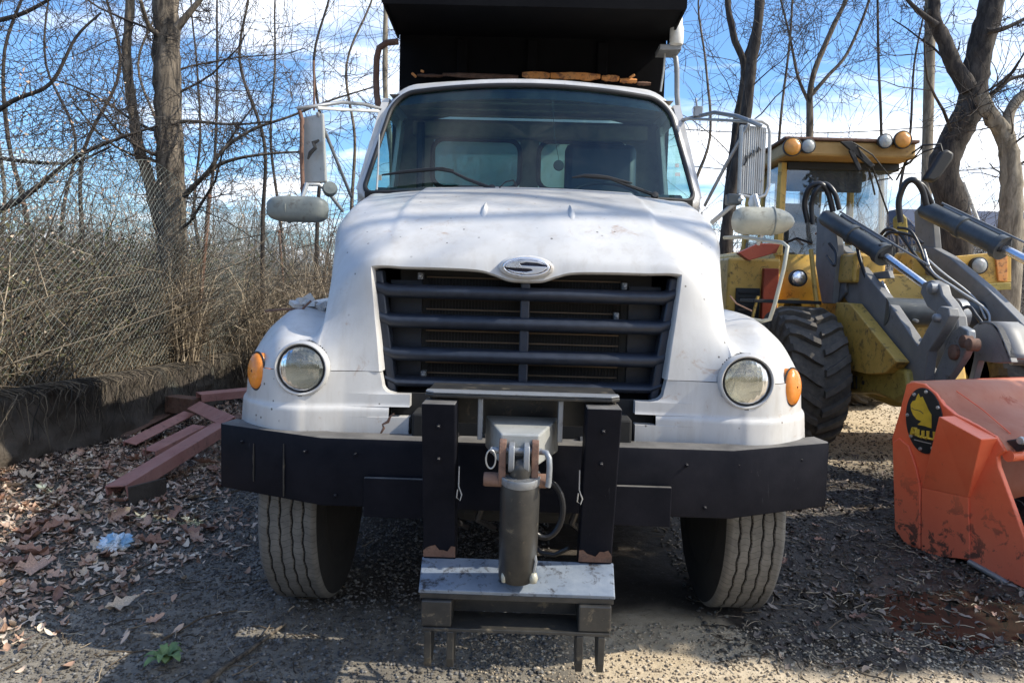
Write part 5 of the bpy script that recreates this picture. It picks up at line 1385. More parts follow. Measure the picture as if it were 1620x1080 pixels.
# ---------------------------------------------------------------- ground
def vnoise(x, y, seed, scale):
    """smooth value noise on numpy arrays"""
    r = np.random.default_rng(seed).random((256, 256))
    u, v = x*scale, y*scale
    i, j = np.floor(u).astype(int), np.floor(v).astype(int)
    fu, fv = u-i, v-j
    fu = fu*fu*(3-2*fu); fv = fv*fv*(3-2*fv)
    g = lambda a, b_: r[a & 255, b_ & 255]
    return (g(i, j)*(1-fu)+g(i+1, j)*fu)*(1-fv)+(g(i, j+1)*(1-fu)+g(i+1, j+1)*fu)*fv
def fbm(x, y, seed, scale, octv=4):
    s = 0; a = .5
    for k in range(octv): s = s+a*(vnoise(x, y, seed+k, scale*2**k)-.5); a *= .5
    return s
def gz(x, y):
    x = np.asarray(x, float); y = np.asarray(y, float)
    near = np.clip(1-np.abs(y-5)/14, 0, 1)
    h = fbm(x, y, 11, .7, 3)*.05+fbm(x, y, 21, 4.0, 3)*.018+fbm(x, y, 31, 22.0, 2)*.010
    # litter bank rising to the wall on the left
    h = h+.10*np.clip((-x-1.9)/1.6, 0, 1)**1.3*np.clip((8.5-y)/3, 0, 1)
    # rutted mud on the right
    m_ = np.clip((x-1.4)/.8, 0, 1)*np.clip((6.5-y)/1.5, 0, 1)
    h = h+m_*(fbm(x*1.0, y*2.4, 41, 3.0, 3)*.07)
    # tyres and bucket stand on level ground
    for cx_, cy_, r_ in ((-1.03, 3.7, .35), (1.05, 3.75, .35), (2.86, 7.72, .7), (2.75, 4.45, .5)):
        w_ = np.clip(1.6-np.hypot(x-cx_, y-cy_)/r_, 0, 1)
        h = h*(1-w_*.85)-.002
    pw = np.clip(1.5-np.hypot((x-2.36)/.42, (y-3.66)/.30)+fbm(x, y, 61, 5.0, 2)*.5, 0, 1)
    h = h*(1-.8*pw)-.030*pw
    return h*np.clip((60-np.abs(y))/30, 0, 1)-.004
xs = np.concatenate([np.linspace(-200, -12, 24)[:-1], np.linspace(-12, -5, 70)[:-1], np.linspace(-5, 6, 560)[:-1], np.linspace(6, 14, 80)[:-1], np.linspace(14, 200, 24)])
ys = np.concatenate([np.linspace(-60, 1.5, 30)[:-1], np.linspace(1.5, 6.5, 330)[:-1], np.linspace(6.5, 12, 160)[:-1], np.linspace(12, 20, 50)[:-1], np.linspace(20, 400, 30)])
X, Y = np.meshgrid(xs, ys)
Z = gz(X, Y)
V = np.stack([X, Y, Z], -1).reshape(-1, 3)
idx = np.arange(X.size).reshape(X.shape)
Fc = np.stack([idx[:-1, :-1], idx[:-1, 1:], idx[1:, 1:], idx[1:, :-1]], -1).reshape(-1, 4)
def mk_ground():
    t = NT('yard_dirt')
    o = t.sepxyz()
    n1 = t.noise(.9, 8, .65, .3); n2 = t.noise(6, 9, .7); n3 = t.noise(45, 6, .75)
    tan = t.mix(t.ramp(n2, .35, .65), (.46, .37, .25), (.62, .52, .38))
    grey = t.mix(t.ramp(n2, .35, .68), (.135, .120, .098), (.29, .262, .215))
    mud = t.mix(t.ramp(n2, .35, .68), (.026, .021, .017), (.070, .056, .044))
    # where: tan beaten dirt round the loader and, brightened as a sunlit patch, before the truck; grey cinder gravel left; wet mud right, also painted as shade under the truck
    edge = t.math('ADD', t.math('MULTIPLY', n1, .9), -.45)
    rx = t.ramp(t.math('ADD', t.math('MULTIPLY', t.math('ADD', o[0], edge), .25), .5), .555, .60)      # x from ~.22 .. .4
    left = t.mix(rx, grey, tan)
    yo = t.math('SUBTRACT', .45, t.math('MULTIPLY', t.ramp(t.math('MULTIPLY', o[0], .25), .25, .29), .45))  # keeps the dark mud colour off the painted sunlit patch
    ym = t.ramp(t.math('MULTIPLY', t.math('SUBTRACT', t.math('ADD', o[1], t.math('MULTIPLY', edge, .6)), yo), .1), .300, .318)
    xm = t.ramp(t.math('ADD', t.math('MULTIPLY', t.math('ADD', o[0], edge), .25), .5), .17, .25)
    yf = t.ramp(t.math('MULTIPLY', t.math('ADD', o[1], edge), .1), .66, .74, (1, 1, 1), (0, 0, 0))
    mm = t.math('MULTIPLY', t.math('MULTIPLY', ym, xm), yf)  # mud on the right plus painted shade under the truck
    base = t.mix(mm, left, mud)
    # wet brown puddle margin by the bucket
    dx = t.math('MULTIPLY', t.math('SUBTRACT', o[0], 2.25), 1.3); dy = t.math('SUBTRACT', o[1], 3.75)
    rr_ = t.math('SQRT', t.math('ADD', t.math('MULTIPLY', dx, dx), t.math('MULTIPLY', dy, dy)))
    pud = t.ramp(t.math('ADD', rr_, t.math('MULTIPLY', edge, .9)), .50, .60, (1, 1, 1), (0, 0, 0))
    base = t.mix(t.math('MULTIPLY', pud, .85), base, (.058, .043, .031))
    fl = t.ramp(n3, .58, .66)
    base = t.mix(t.math('MULTIPLY', fl, .35), base, (.26, .24, .21))
    base = t.mix(t.math('MULTIPLY', t.ramp(n3, .32, .42, (1, 1, 1), (0, 0, 0)), .5), base, (.02, .018, .016))
    t.set('Base Color', base)
    t.set('Roughness', t.mix(pud, t.mix(mm, (.92,)*3, t.ramp(n2, .3, .6, (.45,)*3, (.85,)*3)), (.28,)*3))
    h = t.math('ADD', t.math('MULTIPLY', n3, .6), n2)
    t.bump(h, .75, .02)
    return t.m
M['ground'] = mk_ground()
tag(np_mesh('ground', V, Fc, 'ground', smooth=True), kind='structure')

def mk_puddle():
    t = NT('muddy_water'); t.set('Base Color', (.030, .024, .018)); t.set('Roughness', .05); t.set('IOR', 1.33)
    t.bump(t.noise(7, 3), .04, .01); return t.m
M['puddle'] = mk_puddle()
b = MB(); b.add([(2.36+.78*math.cos(a)*(1+.1*math.sin(3*a)), 3.66+.52*math.sin(a)*(1+.1*math.cos(2*a)), -.018) for a in np.linspace(0, 2*math.pi, 41)[:-1]], [tuple(range(40))])
tag(b.build('puddle_water', 'puddle', None, smooth=0), kind='structure')
# ---- pebbles
def rand_in(n, x0_, x1_, y0_, y1_): return rng.uniform(x0_, x1_, n), rng.uniform(y0_, y1_, n)
def pebbles(name, n, x0_, x1_, y0_, y1_, s0, s1, mt, lift=.3):
    x, y = rand_in(n, x0_, x1_, y0_, y1_)
    s = s0+(s1-s0)*rng.random(n)**3
    base = np.array([(1, 0, 0), (0, 1, 0), (-1, 0, 0), (0, -1, 0), (0, 0, .7), (0, 0, -.7), (.6, .6, .35), (-.6, .5, .3)], float)
    Fb = np.array([(0, 6, 4), (6, 1, 4), (1, 7, 4), (7, 2, 4), (2, 3, 4), (3, 0, 4), (0, 3, 5), (3, 2, 5), (2, 7, 5), (7, 1, 5), (1, 6, 5), (6, 0, 5)])
    P = base[None]*s[:, None, None]*(1+rng.uniform(-.35, .35, (n, 8, 3)))
    a = rng.uniform(0, 2*np.pi, n); c, s_ = np.cos(a), np.sin(a)
    Px = P[..., 0]*c[:, None]-P[..., 1]*s_[:, None]; Py = P[..., 0]*s_[:, None]+P[..., 1]*c[:, None]
    Vv = np.stack([Px+x[:, None], Py+y[:, None], P[..., 2]*.8+(gz(x, y)+s*lift)[:, None]], -1)
    Ff = (Fb[None]+(np.arange(n)*8)[:, None, None]).reshape(-1, 3)
    return np_mesh(name, Vv.reshape(-1, 3), Ff, mt, kind='stuff')
def mk_pebble(name, c0, c1, c2):
    t = NT(name); n = t.noise(30, 3, .5)
    t.set('Base Color', t.ramp(n, .3, .7, c0, c1, (.5, c2))); t.set('Roughness', .85)
    return t.m
M['pebble'] = mk_pebble('mixed_gravel', (.04, .038, .036), (.30, .285, .26), (.11, .105, .10))
M['pebbletan'] = mk_pebble('tan_gravel', (.22, .17, .12), (.55, .48, .38), (.38, .31, .22))
tag(pebbles('gravel', 30000, -3.4, .2, 2.5, 5.6, .0035, .015, 'pebble'), 'dark and pale gravel scattered over the grey ground')
tag(pebbles('gravel', 14000, -.2, 3.2, 2.4, 3.45, .0025, .012, 'pebbletan'), 'tan gravel in front of the truck')
tag(pebbles('gravel', 9000, 1.0, 6.0, 3.8, 9.0, .004, .018, 'pebble'), 'gravel in the dark mud by the bucket')
tag(pebbles('gravel', 5000, 2.6, 7.0, 7.2, 11.0, .006, .02, 'pebbletan'), 'pale gravel beside the loader')

M['crumb'] = mk_pebble('soil_crumbs', (.036, .031, .026), (.27, .245, .205), (.105, .092, .075))
tag(pebbles('soil_crumbs', 26000, -3.6, -.05, 2.5, 5.8, .003, .012, 'crumb'), 'crumbs of dark cinder and soil on the left ground')
tag(pebbles('soil_crumbs', 10000, .9, 4.2, 3.1, 6.8, .004, .018, 'crumb'), 'clods of dark mud right of the truck')

# ---- leaf litter
def mk_leaf(name, cs):
    t = NT(name)
    inf = t.n.new('ShaderNodeNewGeometry')
    t.set('Base Color', t.ramp(inf.outputs['Random Per Island'], .0, 1., cs[0], cs[2], (.5, cs[1]))); t.set('Roughness', .8)
    return t.m
M['leaf'] = mk_leaf('dry_leaves', ((.09, .058, .042), (.46, .29, .20), (.74, .62, .48)))
M['leafdark'] = mk_leaf('wet_leaves', ((.020, .016, .014), (.055, .038, .030), (.22, .18, .15)))
def litter(name, n, x, y, s0, s1, mt, label):
    s = rng.uniform(s0, s1, n)
    # pointed leaf, 2x4 quads, curled
    u = np.array([-1, -.55, 0, .55, 1.0]); w = np.array([.04, .42, .55, .36, .03])
    Lm = np.array([[(uu, ww*v, 0) for v in (-1, 0, 1)] for uu, ww in zip(u, w)])     # 5x3
    P = np.broadcast_to(Lm[None], (n, 5, 3, 3)).copy()
    P[..., 1] *= rng.uniform(.5, 1.2, n)[:, None, None]
    cu = rng.uniform(-.3, .9, n)[:, None, None]; cv_ = rng.uniform(-.3, 1.6, n)[:, None, None]
    P[..., 2] = cu*P[..., 0]**2+cv_*P[..., 1]**2*1.2+rng.uniform(-.12, .12, (n, 5, 3))
    P = P.reshape(n, 15, 3)*s[:, None, None]
    tl = rng.normal(0, .35, n)
    c, s_ = np.cos(tl), np.sin(tl)
    P = np.stack([P[..., 0]*c[:, None]-P[..., 2]*s_[:, None], P[..., 1], P[..., 0]*s_[:, None]+P[..., 2]*c[:, None]], -1)
    a = rng.uniform(0, 2*np.pi, n); c, s_ = np.cos(a), np.sin(a)
    P = np.stack([P[..., 0]*c[:, None]-P[..., 1]*s_[:, None]+x[:, None], P[..., 0]*s_[:, None]+P[..., 1]*c[:, None]+y[:, None], P[..., 2]+(gz(x, y)+.006+rng.uniform(0, .02, n))[:, None]], -1)
    fb = np.array([(i*3+j, i*3+j+1, (i+1)*3+j+1, (i+1)*3+j) for i in range(4) for j in range(2)])
    Ff = (fb[None]+(np.arange(n)*15)[:, None, None]).reshape(-1, 4)
    return tag(np_mesh(name, P.reshape(-1, 3), Ff, mt, kind='stuff', smooth=True), label)
n = 24000
x = rng.uniform(-4.3, -1.2, n); y = rng.uniform(2.3, 9.0, n)
dens = np.clip((-x-1.75+.12*(y-4)+fbm(x, y, 77, 1.5)*1.6)/.7, .03, 1)
k = rng.random(n) < dens; x, y = x[k], y[k]
litter('leaf_litter', len(x), x, y, .010, .036, 'leaf', 'brown leaf litter banked against the low wall')
n = 3000
x = rng.uniform(1.1, 3.8, n); y = rng.uniform(3.05, 7.4, n)
k = fbm(x, y, 99, 1.2)+.25*np.clip(1.6-np.abs(y-4.2), 0, 1) > -.02; x, y = x[k], y[k]
litter('leaf_litter', len(x), x, y, .01, .034, 'leafdark', 'wet dark leaves and bark chips trodden into the mud')
# straw-like sticks in litter
def sticks(name, n, fx, mt, label, l0=.04, l1=.16):
    x, y = fx(n); a = rng.uniform(0, np.pi, n); L = rng.uniform(l0, l1, n)
    t_ = np.linspace(-.5, .5, 4)
    px_ = x[:, None]+np.cos(a)[:, None]*L[:, None]*t_+rng.normal(0, .004, (n, 4)); py_ = y[:, None]+np.sin(a)[:, None]*L[:, None]*t_+rng.normal(0, .004, (n, 4))
    pz_ = gz(px_, py_)+.006+rng.uniform(0, .015, (n, 4))
    Vv, Ff = tubes_np(np.stack([px_, py_, pz_], -1), np.broadcast_to(rng.uniform(.0012, .0035, n)[:, None], (n, 4)), 4)
    return tag(np_mesh(name, Vv, Ff, mt, kind='stuff'), label)
sticks('twig_litter', 900, lambda n: (rng.uniform(-4.2, -.9, n), rng.uniform(2.5, 7, n)), 'twigtan', 'small dry twigs scattered in the gravel and leaves')
sticks('twig_litter', 900, lambda n: (rng.uniform(.9, 3.0, n), rng.uniform(2.9, 6, n)), 'twigtan', 'splinters and straw in the dark mud', .03, .14)

# single large leaves
def leaf_mesh(k):
    r = random.Random(k); b = MB(); n = 9
    G = []
    lob = [.05, .42, .30, .62, .40, .55, .30, .28, .03]
    for i in range(n):
        u = i/(n-1)*2-1; w_ = lob[i]*r.uniform(.8, 1.15)
        G.append([(u, w_*v*.9, .32*u*u*r.uniform(.6, 1.2)+abs(v)**1.5*w_*r.uniform(.1, .9)+r.uniform(-.05, .05)) for v in (-1, -.5, 0, .5, 1)])
    b.grid(G); b.tube([(-1.35, 0, .3), (-1, 0, .28)], .015, 4)
    return b
lm = []
for kk, cc in enumerate(((.40, .22, .15), (.55, .35, .25), (.26, .14, .10), (.62, .48, .34))):
    M['leaf%d' % kk] = mk_simple('leaf_brown_%d' % kk, cc, .75, 0, .35, .3, 20)
    for j in range(2):
        o = leaf_mesh(kk*10+j).build('dead_leaf', 'leaf%d' % kk, None, smooth=70); lm.append(o)
cnt = 0
tries = 0
LG = 'large dead leaves in the litter by the wall'
while cnt < 150 and tries < 4000:
    tries += 1
    x = rnd.uniform(-3.7, -1.45); y = rnd.uniform(2.75, 6.2)
    if rnd.random() > max(.04, min(1, (-x-1.8+.12*(y-4))/.8)): continue
    src = lm[cnt % 8]
    o = src if cnt < 8 else src.copy()
    if cnt >= 8: COL.objects.link(o)
    s = rnd.uniform(.038, .095)
    o.scale = (s, s, s); o.location = (x, y, float(gz(x, y))+.022)
    o.rotation_euler = (rnd.uniform(-.4, .4), rnd.uniform(-.4, .4), rnd.uniform(0, 6.28))
    tag(o, 'curled brown dead leaf in the litter between the low wall and the truck', 'leaf', LG); cnt += 1
RG = 'pale leaves on the mud right of the truck'
for q in range(26):
    src = lm[q % 8]; o = src.copy(); COL.objects.link(o)
    x, y = rnd.uniform(1.25, 2.6), rnd.uniform(3.1, 5.6)
    s = rnd.uniform(.022, .045); o.scale = (s, s, s); o.location = (x, y, float(gz(x, y))+.015); o.rotation_euler = (rnd.uniform(-.3, .3), rnd.uniform(-.3, .3), rnd.uniform(0, 6.28))
    tag(o, 'small brown leaf on the dark mud between truck and bucket', 'leaf', RG)
# special leaves
def single_leaf(px, py, s, ry, label, src=1, rx=.3):
    p = atz(px, py, 0.02); o = lm[src].copy(); COL.objects.link(o); o.scale = (s, s*1.0, s); o.location = (p.x, p.y, float(gz(p.x, p.y))+.03); o.rotation_euler = (rx, -.2, ry)
    tag(o, label, 'leaf')
single_leaf(185, 822, .085, 1.2, 'upright reddish brown leaf right behind the white and blue rag', 2, 1.0)
single_leaf(195, 955, .075, .6, 'pale tan leaf on grey gravel, nearest the green weed', 6)
single_leaf(60, 905, .10, .4, 'broad reddish leaf at the left edge of the picture', 3)

# ---- rag, weed, sticks
b = MB(); c = atz(181, 858, .05)
bpy_ico = bmesh_v = None
import bmesh
bm = bmesh.new(); bmesh.ops.create_icosphere(bm, subdivisions=4, radius=1.0)
for v in bm.verts:
    n_ = noise.noise(v.co*2.2)*.5+abs(noise.noise(v.co*5.1+Vector((3, 1, 7))))*.55
    v.co = v.co*(.75+n_)
    v.co.x *= .085; v.co.y *= .075; v.co.z *= .060
me = bpy.data.meshes.new('crumpled_rag'); bm.to_mesh(me); bm.free()
def mk_rag():
    t = NT('rag_cloth'); n = t.noise(9, 5, .6, .6)
    t.set('Base Color', t.ramp(n, .42, .55, (.30, .52, .72), (.80, .82, .82))); t.set('Roughness', .9); t.bump(t.noise(40, 5), .4, .006); return t.m
M['rag'] = mk_rag(); me.materials.append(M['rag'])
o = bpy.data.objects.new('crumpled_rag', me); COL.objects.link(o); o.location = (c.x, c.y, float(gz(c.x, c.y))+.045)
tag(o, 'crumpled white and pale blue rag lying on the leaf litter', 'rag')
M['weed'] = mk_simple('weed_green', (.14, .22, .08), .6, 0, .3, .3, 30)
wc = atz(262, 1042, .03)
WR = thing('weed_plant', 'low green weed rosette in the gravel at bottom left', 'plant', (wc.x, wc.y, float(gz(wc.x, wc.y))))
for k in range(15):
    a = k*2.4; L = rnd.uniform(.055, .10); wd = rnd.uniform(.012, .022); b = MB(); G = []
    for i in range(9):
        t_ = i/8; ww = wd*math.sin(math.pi*(t_*.85+.08))*(1+.28*(i % 2))
        r_ = L*t_; z_ = .012+.035*math.sin(t_*2.4)*(1+.4*(k % 3))
        for_ = Vector((math.cos(a), math.sin(a), 0)); sd_ = Vector((-math.sin(a), math.cos(a), 0))
        G.append([Vector(WR.location)+for_*r_+sd_*ww*v+Vector((0, 0, z_+abs(v)*.005)) for v in (-1, 0, 1)])
    b.grid(G); b.build('leaf', 'weed', WR, smooth=60)
def gstick(pix, r, mt, name, label, cat, lift=.01):
    pts = []
    for x, y in pix:
        p = atz(x, y, .01); pts.append((p.x, p.y, float(gz(p.x, p.y))+lift))
    pts = smooth_pts(pts, 5)
    rs = list(np.linspace(r, r*.5, len(pts)))
    b = MB(); b.tube([Vector(p)+Vector((rnd.uniform(-.002, .002), rnd.uniform(-.002, .002), 0)) for p in pts], rs, 7)
    tag(b.build(name, mt, None, smooth=60), label, cat)
gstick([(255, 1010), (290, 990), (325, 972), (375, 962)], .006, 'twigtan', 'fallen_stick', 'thin pale stick above the green weed', 'stick')
gstick([(315, 1085), (360, 1052), (405, 1020), (450, 985)], .014, 'bark', 'fallen_branch', 'dark thick branch on the ground right of the green weed', 'branch', .014)
gstick([(408, 1012), (420, 1000), (428, 988)], .006, 'bark', 'fallen_stick', 'short dark side twig beside the thick branch', 'stick', .02)
gstick([(490, 1000), (505, 1007), (526, 1013)], .0035, 'twigtan', 'fallen_stick', 'short curved twig in the shade in front of the truck', 'stick')
gstick([(395, 768), (300, 800), (265, 830), (235, 870)], .008, 'twigtan', 'fallen_stick', 'long tan stick between the leaf litter and the left tire', 'stick')
gstick([(110, 935), (150, 920), (200, 905), (260, 878)], .006, 'twigtan', 'fallen_stick', 'grey stick lying along the edge of the leaf litter', 'stick')
gstick([(1310, 990), (1330, 975), (1348, 970)], .004, 'twigtan', 'fallen_stick', 'short straight pale twig on the mud by the right tire', 'stick')
gstick([(1480, 975), (1510, 1010), (1530, 1030), (1520, 1052)], .005, 'twigtan', 'fallen_stick', 'curved thin vine on the mud at lower right', 'stick')
gstick([(400, 735), (360, 742), (280, 790), (255, 800)], .005, 'twigtan', 'fallen_stick', 'thin forked stick by the end of the steel beams', 'stick')

# ---- low concrete wall and bank
def mk_conc():
    t = NT('stained_concrete'); n = t.noise(2.0, 9, .7, .4); n2 = t.noise(11, 8, .7); n3 = t.noise(.8, 3, .5)
    base = t.mix(t.ramp(n, .35, .65), (.040, .031, .024), (.105, .086, .068))
    base = t.mix(t.math('MULTIPLY', t.ramp(n2, .5, .7), .6), base, (.05, .045, .035))
    base = t.mix(t.math('MULTIPLY', t.ramp(n3, .58, .72), .5), base, (.16, .20, .17))
    t.set('Base Color', base); t.set('Roughness', .9); t.bump(n2, .8, .03); return t.m
M['conc'] = mk_conc()
M['bank'] = mk_simple('bank_soil', (.075, .06, .04), .95, 0, .4, .8, 6)
WP = [(-4.3, 2.0), (-4.02, 5.0), (-3.86, 6.5), (-3.85, 8.5), (-3.95, 11.0), (-4.1, 15.0)]
def wall_x(y): return float(np.interp(y, [p[1] for p in WP], [p[0] for p in WP]))
def wall_top(y): return float(np.interp(y, [2, 6, 9, 15], [.68, .66, .585, .45]))
G = []
for y in np.linspace(2, 15, 260):
    xw, zt_ = wall_x(y), wall_top(y)
    pass
    row = [(xw+.10+.08*noise.noise(Vector((y*1.3, 0, 2))), y, -.1)]
    for z in np.linspace(.05, zt_-.03, 14): row.append((xw+.05+.09*noise.noise(Vector((y*1.9, z*2.6, 5)))+.05*noise.noise(Vector((y*7, z*8, 1)))+.06*(1-z/.7), y, z))
    row += [(xw+.03+.02*noise.noise(Vector((y*4, 1, 1))), y, zt_+.015*noise.noise(Vector((y*5, 3, 1)))), (xw-.06, y, zt_+.01*noise.noise(Vector((y*5, 9, 1)))), (xw-.16, y, zt_-.01), (xw-.18, y, .2)]
    G.append(row)
b = MB(); b.grid(G); tag(b.build('low_wall', 'conc', None, smooth=60), 'low stained concrete retaining wall along the left side', 'wall')
G = []
for y in np.linspace(1.5, 40, 80):
    xw = wall_x(min(y, 15)); zt_ = wall_top(min(y, 15))
    G.append([(xw-.10-d, y, zt_-.04+.25*min(1, d/6)+.10*noise.noise(Vector((d*1.1, y*.9, 4)))*min(1, d)-max(0, d-8)*.02) for d in (0, .15, .4, .8, 1.4, 2.2, 3.5, 5, 8, 12, 20, 40)])
b = MB(); b.grid(G, flip=True); tag(b.build('bank', 'bank', None, smooth=70), kind='structure')

# ---- chain-link fence on the wall
M['wire'] = mk_simple('galvanised_wire', (.21, .23, .21), .5, .6, .3)
FN = thing('chain_link_fence', 'sagging chain link fence standing on the low wall', 'fence', (-4.0, 7.0, .7))
s0f, s1f = 3.2, 14.5
def fpt(s, h):
    x = wall_x(s)-.07; z0_ = wall_top(s)
    Ht = 1.95+.10*math.sin(s*1.9)+.06*math.sin(s*4.3)
    lean = .16*math.sin(s*.8+1)*(h)+.05*math.sin(s*2.7+h*3)*h
    return (x+lean, s, z0_+.02+h*Ht)
cell = .068
nw = int((s1f-s0f)/cell); kk = 30
PL = []
for dirn in (-1, 1):
    for i in range(-int(1.95/cell)-2, nw+int(1.95/cell)+2):
        row = []
        for j in range(kk+1):
            h = j/kk; s = s0f+i*cell+dirn*h*1.95
            row.append(fpt(min(max(s, s0f), s1f), h) if s0f <= s <= s1f else None)
        ok = [r for r in row if r is not None]
        if len(ok) < 4: continue
        arr = np.array(ok)
        t0 = np.linspace(0, 1, len(ok)); t1 = np.linspace(0, 1, kk+1)
        a = np.stack([np.interp(t1, t0, arr[:, d]) for d in range(3)], -1); a[:, 0] += dirn*.003
        PL.append(a)
PL = np.array(PL)
Vv, Ff = tubes_np(PL, np.full(PL.shape[:2], .0023), 3)
o = np_mesh('wire_mesh', Vv, Ff, 'wire', kind='stuff', parent=FN)
for s in (3.4, 8.75, 12.8):
    a, c = fpt(s, 0), fpt(s, 1.0); b = MB(); b.tube([(a[0]-.03, a[1], a[2]-.3), (c[0]-.03, c[1], c[2]+.04)], .024, 10); b.lathe([(.03, 0), (.028, .02), (0, .04)], (c[0]-.03, c[1], c[2]+.03), (0, 0, 1), 10); b.build('fence_post', 'rust', FN, smooth=50)
b = MB(); b.tube([Vector(fpt(s, 1.0)) for s in np.linspace(s0f, s1f, 70)], .004, 5); b.build('tension_wire', 'wire', FN)

# ---- pile of rusty steel beams
BG = 'rusty steel sections piled by the wall'
def channel(p0, p1, w_, h_, label, mt='rustpink', roll=0.0, tk=.012, kind='c'):
    p0, p1 = Vector(p0), Vector(p1); d = (p1-p0).normalized(); s_ = d.cross(Vector((0, 0, 1))).normalized(); u_ = s_.cross(d)
    R = Matrix.Rotation(roll, 3, d); s_ = R @ s_; u_ = R @ u_
    b = MB()
    if kind == 'c': sec = [(-w_/2, 0), (w_/2, 0), (w_/2, -h_), (w_/2-tk, -h_), (w_/2-tk, -tk), (-w_/2+tk, -tk), (-w_/2+tk, -h_), (-w_/2, -h_)]
    elif kind == 'l': sec = [(-w_/2, 0), (w_/2, 0), (w_/2, -tk), (-w_/2+tk, -tk), (-w_/2+tk, -h_), (-w_/2, -h_)]
    else: sec = [(-w_/2, 0), (w_/2, 0), (w_/2, -h_), (-w_/2, -h_)]
    b.prism([p0+s_*a+u_*c_ for a, c_ in sec], p1-p0)
    o = b.build('steel_beam' if kind != 'p' else 'steel_plate', mt, None, smooth=0, bevel=.004)
    tag(o, label, 'steel beam' if kind != 'p' else 'plate', BG); return o
def g3(px, py, z): return atz(px, py, z)
channel(g3(182, 768, .14), g3(350, 668, .34), .17, .09, 'long pinkish steel channel at the front of the beam pile', kind='c', roll=-.12)
channel(g3(205, 700, .12), g3(300, 652, .22), .12, .05, 'flat rusty strip on the left of the beam pile', kind='l', roll=.2)
channel(g3(235, 712, .14), g3(315, 672, .26), .15, .06, 'short pink beam lying behind the long front channel', kind='c')
channel(g3(190, 690, .08), g3(290, 640, .16), .12, .06, 'brown rusty angle, furthest left of the beam pile', 'rust', kind='l')
channel(g3(270, 625, .32), g3(315, 630, .32), .16, .17, 'dark brown square block on top of the beam pile', 'rust', kind='s')
channel(g3(314, 622, .38), g3(420, 612, .40), .20, .08, 'dull pink beam at the back right of the pile, near the fender', kind='c')
channel(g3(306, 640, .30), g3(360, 665, .34), .14, .05, 'bright tilted rust plate in the middle of the pile', 'rustpink', kind='l', roll=.5)
channel(g3(330, 675, .22), g3(385, 655, .26), .12, .06, 'pale brown beam end next to the bumper', 'rust', kind='c')
channel(g3(203, 770, .16), g3(262, 755, .17), .02, .13, 'brown board standing on edge under the long front channel', 'conc', kind='p')
channel(g3(160, 655, .05), g3(250, 700, .05), .10, .05, 'dark rusty bar lying flat behind the pile', 'rust', kind='s')
b = MB(); p = g3(230, 738, .12); b.tube([p, p+Vector((.005, 0, .20))], .006, 6); tag(b.build('steel_rod', 'rust', None), 'thin upright rod beside the long pink channel', 'rod')
# ---------------------------------------------------------------- trees
def rdir(r): 
    v = Vector((r.gauss(0, 1), r.gauss(0, 1), r.gauss(0, 1))); return v.normalized()
K = 7
def curve_branch(r, p, d, L, r0, wig, up):
    pts = [Vector(p)]; d = d.normalized()
    for i in range(K-1):
        d = (d+rdir(r)*wig+Vector((0, 0, up))).normalized()
        pts.append(pts[-1]+d*(L/(K-1)))
    return pts
def grow(r, out, pts, L, rad, lvl, maxl, n_ch, spread, up, t0=.25, minr=.0018):
    for c in range(n_ch):
        t = t0+(1-t0)*(c+r.random())/n_ch; t = min(t, .995)
        i = min(int(t*(len(pts)-1)), len(pts)-2); f = t*(len(pts)-1)-i
        p = pts[i].lerp(pts[i+1], f); d = (pts[i+1]-pts[i]).normalized()
        side = d.cross(rdir(r)); 
        if side.length < .05: continue
        side.normalize()
        nd = (d*(1-spread)+side*spread*1.3+Vector((0, 0, up*.6))).normalized()
        l = L*r.uniform(.50, .95)*(1.15-.55*t); rr_ = max(rad*(1-t*.75)*r.uniform(.42, .62), minr)
        q = curve_branch(r, p, nd, l, rr_, .27, up*.25)
        out.append((q, rr_, max(rr_*.35, minr*.6)))
        if lvl < maxl:
            nn = {1: max(5, n_ch-4), 2: 4, 3: 2}.get(lvl, 2)
            grow(r, out, q, l, rr_, lvl+1, maxl, nn, spread, up, .15, minr)
